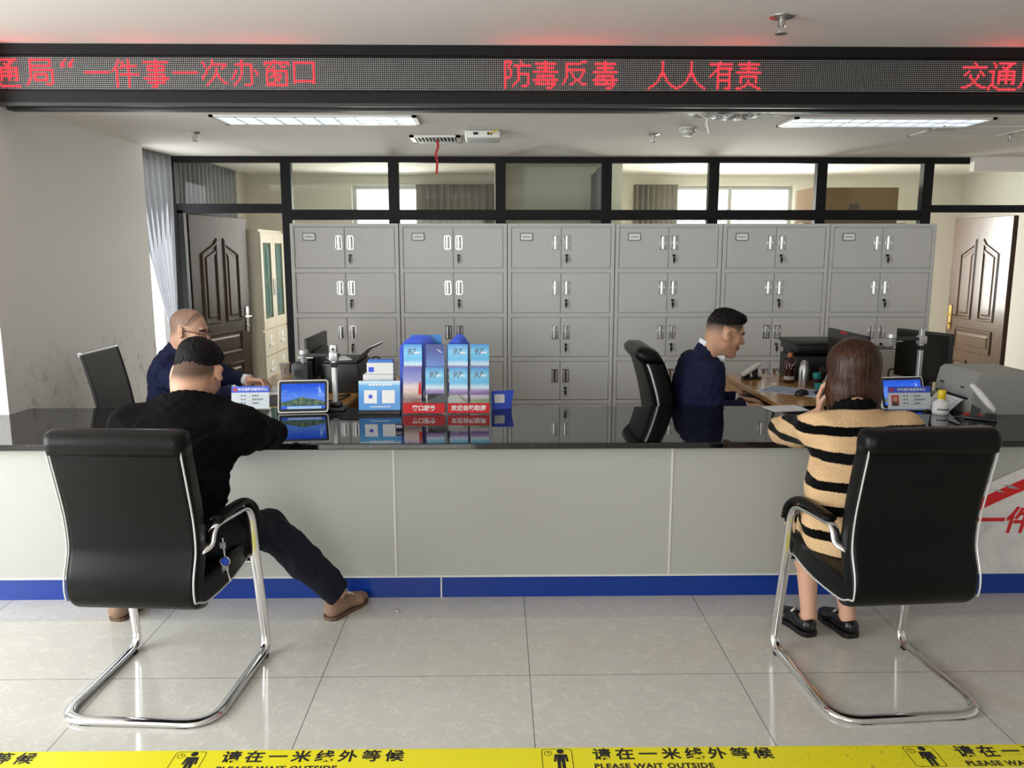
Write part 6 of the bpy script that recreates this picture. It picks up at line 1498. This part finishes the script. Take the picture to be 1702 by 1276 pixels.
S.cut(nkb+A3(0.0, 0, 0.045), (0.62, 0, 1.0), 0.004)
for w_, e_ in ((wr_n, el_n), (wr_f, el_f)):
    d = (w_-e_)/np.linalg.norm(w_-e_); S.add((lambda c, n: (lambda P: np.maximum(-((P-c)@n), np.linalg.norm(P-c, axis=1)-0.12)))(w_-d*0.02, d), 0.003, 's')
f1, f2 = folds(0.006, 26, 38), folds(0.0025, 75, 39); S.warp = lambda P: f1(P)+f2(P)
S.cut((0, 0, 0.52), (0, 0, -1), 0.01)
blob_obj('jacket', S, (0.9, 4.25, 0.5), (1.65, 5.1, 1.14), 0.0075, 'navy_wool', t)
K_ = Blob()
for i in range(18):
    a0, a1 = 2*PI*i/18, 2*PI*(i+1)/18; g = lambda a: nkb + A3(0.025+0.066*math.cos(a), 0.063*math.sin(a), 0.034-0.046*math.cos(a))
    K_.ecap(g(a0), g(a1), 0.006, 0.006, (0, 0, 1), 0.019, 0.019, 0.006)
K_.ecap(nkb+A3(0.085, -0.02, -0.01), nkb+A3(0.105, -0.02, -0.11), 0.014, 0.012, (0, 1, 0), 0.04, 0.015, 0.03)
sc_ = blob_obj('shirt_collar', K_, nkb-0.2, nkb+0.2, 0.004, 'shirt_white', t)
for w_, e_ in ((wr_n, el_n), (wr_f, el_f)):
    d = (w_-e_)/np.linalg.norm(w_-e_); k2 = Blob(); k2.cap(w_-d*0.05, w_+d*0.004, 0.036, 0.034, 0.01); k2.add((lambda c, n: (lambda P: -((P-c)@n)))(w_-d*0.004, d), 0.002, 's'); blob_obj('shirt_cuff', k2, w_-0.1, w_+0.1, 0.004, 'shirt_white', t)
Tq = Blob()
for y in (-0.09, 0.09): Tq.cap(hip+A3(0.0, y, -0.01), hip+A3(0.40, y*1.3, -0.06), 0.098, 0.076, 0.05); Tq.cap(hip+A3(0.40, y*1.3, -0.06), hip+A3(0.36, y*1.3, -0.46), 0.074, 0.06, 0.02)
f1 = folds(0.005, 30, 41); Tq.warp = f1; blob_obj('trousers', Tq, hip-A3(0.2, 0.3, 0.56), hip+A3(0.6, 0.3, 0.2), 0.009, 'trouser_navy', t)
for y in (-0.117, 0.117):
    h_ = A3(hip[0]+0.32, hip[1]+y, 0); S2 = Blob(); q, f_, r_, L = shoe(S2, h_, h_+A3(0.26, 0, 0)); so = blob_obj('shoe', S2, h_-0.12, h_+A3(0.4, 0.12, 0.14), 0.006, 'shoe_black', t)

# --- clerk at left, near profile, wearing glasses, fist on the desk ---------------
t = person('man in navy suit and glasses behind the counter at left, fist on the desk', (-1.95, 4.85, 0))
hl_ = Head((-1.822, 4.75, 1.152), (0.95, -0.02, -0.20), (0.20, 0.0, 0.98), 1.05)
hip = A3(-2.02, 4.86, 0.57); ch = A3(-1.955, 4.82, 0.86); nkb = A3(-1.90, 4.78, 1.02)
sh_n, sh_f = A3(-1.915, 4.61, 0.935), A3(-1.90, 5.03, 0.94); el_n, el_f = A3(-1.74, 4.53, 0.79), A3(-1.70, 5.02, 0.82); wr_n, wr_f = A3(-1.53, 4.64, 0.815), A3(-1.535, 4.90, 0.835)
B = Blob(); B.ecap(hip, ch, 0.10, 0.105, (0, 1, 0), 0.15, 0.165, 0.05); B.cap(ch+A3(0.02, -0.01, 0.10), hl_.w((0, -0.035, -0.06)), 0.072, 0.064, 0.04); hl_.build(B, 1.05)
for s_, e_, w_ in ((sh_n, el_n, wr_n), (sh_f, el_f, wr_f)): B.cap(s_, e_, 0.046, 0.04, 0.04); B.cap(e_, w_, 0.038, 0.027, 0.02)
hand(B, wr_f+A3(0.005, 0, 0), (1, -0.10, -0.02), (0.1, -0.25, -1), 1, (1.15, 1.2, 1.2, 1.25), 1.08, 0.02, 0.7); hand(B, wr_n, (1, 0.2, 0), (0, 0, -1), -1, 0.4)
for y in (-0.09, 0.09): B.cap(hip+A3(0.02, y, -0.01), hip+A3(0.38, y*1.3, -0.06), 0.075, 0.055, 0.04); B.cap(hip+A3(0.38, y*1.3, -0.06), hip+A3(0.34, y*1.3, -0.48), 0.052, 0.036, 0.02)
blob_obj('body', B, (-2.2, 4.35, 0.05), (-1.3, 5.25, 1.34), 0.0045, ['skin_fair', 'stubble', 'brow', 'lips', 'eye_white'], t, lambda P: hl_.region(P, {'lips': 3, 'brow': 2, 'eye': 4}), None, lambda P: hl_.cropped(P, (0.6, -0.012), 0.05, 0.62, 0.030))
H = Blob(); w = hl_.w; H.ell(w((0, -0.016, 0.038)), np.array((0.0785, 0.0975, 0.0855))*1.05*1.004, hl_.A, 0.01); H.cut(w((0, 0.018, 0.06)), hl_.A@A3(0, 0.9, -0.25), 0.01); H.cut(w((0, -0.0, 0.034)), hl_.A@A3(0, 0.62, -1), 0.01)
n2 = folds(0.0008, 480, 55); H.warp = n2; blob_obj('hair', H, hl_.c-0.16, hl_.c+0.16, 0.0035, 'skin_fair', t, label='greying close-shaved hair', cropped=lambda P: np.maximum(0.10, hl_.cropped(P, (0.6, -0.012), 0.05, 0.62, 0.030) - 3.0*np.clip(hl_.loc(P)[:, 2]-0.075, 0, 1)*np.clip(hl_.loc(P)[:, 1]*20+0.6, 0, 1)*4))
S = Blob(); S.ecap(hip, ch, 0.13, 0.135, (0, 1, 0), 0.19, 0.205, 0.05); S.ecap(sh_n+A3(0, 0.04, 0), sh_f+A3(0, -0.04, 0), 0.085, 0.085, (0.3, 0, 1), 0.08, 0.08, 0.07); S.cap(ch+A3(0.0, -0.01, 0.07), nkb+A3(0, 0, 0.01), 0.115, 0.08, 0.05)
S.ecap(ch+A3(0.05, 0, 0.02), hip+A3(0.11, 0, 0.16), 0.09, 0.10, (0, 1, 0), 0.14, 0.15, 0.05)
for s_, e_, w_ in ((sh_n, el_n, wr_n), (sh_f, el_f, wr_f)): S.cap(s_, e_, 0.078, 0.062, 0.04); S.cap(e_, w_, 0.058, 0.043, 0.03)
S.cut(nkb+A3(0.0, 0, 0.045), (0.62, 0, 1.0), 0.004); S.cut((0, 0, 0.52), (0, 0, -1), 0.01)
for w_, e_ in ((wr_n, el_n), (wr_f, el_f)):
    d = (w_-e_)/np.linalg.norm(w_-e_); S.add((lambda c, n: (lambda P: np.maximum(-((P-c)@n), np.linalg.norm(P-c, axis=1)-0.12)))(w_-d*0.03, d), 0.003, 's')
f1, f2 = folds(0.006, 26, 48), folds(0.0025, 75, 49); S.warp = lambda P: f1(P)+f2(P)
blob_obj('jacket', S, (-2.25, 4.35, 0.5), (-1.35, 5.3, 1.14), 0.0075, 'navy_wool', t)
K_ = Blob()
for i in range(18):
    a0, a1 = 2*PI*i/18, 2*PI*(i+1)/18; g = lambda a: nkb + A3(0.03+0.066*math.cos(a), 0.064*math.sin(a), 0.022-0.045*math.cos(a))
    K_.ecap(g(a0), g(a1), 0.006, 0.006, (0, 0, 1), 0.019, 0.019, 0.006)
blob_obj('shirt_collar', K_, nkb-0.2, nkb+0.2, 0.004, 'shirt_white', t)
for w_, e_ in ((wr_n, el_n), (wr_f, el_f)):
    d = (w_-e_)/np.linalg.norm(w_-e_); k2 = Blob(); k2.cap(w_-d*0.06, w_+d*0.004, 0.037, 0.036, 0.01); k2.add((lambda c, n: (lambda P: -((P-c)@n)))(w_-d*0.002, d), 0.002, 's'); blob_obj('shirt_cuff', k2, w_-0.1, w_+0.1, 0.004, 'shirt_white', t)
Tq = Blob()
for y in (-0.09, 0.09): Tq.cap(hip+A3(0.0, y, -0.01), hip+A3(0.38, y*1.3, -0.06), 0.098, 0.076, 0.05); Tq.cap(hip+A3(0.38, y*1.3, -0.06), hip+A3(0.34, y*1.3, -0.46), 0.074, 0.06, 0.02)
Tq.warp = folds(0.005, 30, 51); blob_obj('trousers', Tq, hip-A3(0.2, 0.3, 0.56), hip+A3(0.6, 0.3, 0.2), 0.009, 'trouser_navy', t)
for y in (-0.117, 0.117):
    h_ = A3(hip[0]+0.30, hip[1]+y, 0); S2 = Blob(); q, f_, r_, L = shoe(S2, h_, h_+A3(0.26, 0, 0)); so = blob_obj('shoe', S2, h_-0.12, h_+A3(0.4, 0.12, 0.14), 0.006, 'shoe_black', t)
# glasses
g_ = BM(); o_ = np.array(t.location); L_ = lambda p: V(hl_.w(p)-o_)
for sx in (-1, 1):
    pts = [L_((sx*0.034+0.025*math.cos(a*PI/9), 0.102-0.006*abs(math.cos(a*PI/9)), 0.003+0.020*math.sin(a*PI/9))) for a in range(18)]
    sweep(g_, pts, ellprof(0.004, 0.004, 8), V(hl_.A[:, 1]), closed=True); tube(g_, [L_((sx*0.060, 0.097, 0.010)), L_((sx*0.078, 0.08, 0.011)), L_((sx*0.086, 0.0, 0.010)), L_((sx*0.086, -0.016, 0.0))], 0.0024, 8)
tube(g_, [L_((-0.011, 0.106, 0.006)), L_((0, 0.110, 0.009)), L_((0.011, 0.106, 0.006))], 0.0018, 8)
go = obj('glasses', g_, 'glasses_rim', t, 'all', label='dark red framed glasses')
for sx in (-1, 1):
    bm = BM(); bm.faces.new([bm.verts.new(L_((sx*0.034+0.024*math.cos(a*PI/9), 0.101-0.006*abs(math.cos(a*PI/9)), 0.003+0.019*math.sin(a*PI/9)))) for a in range(18)]); obj('lens', bm, 'acrylic', go)
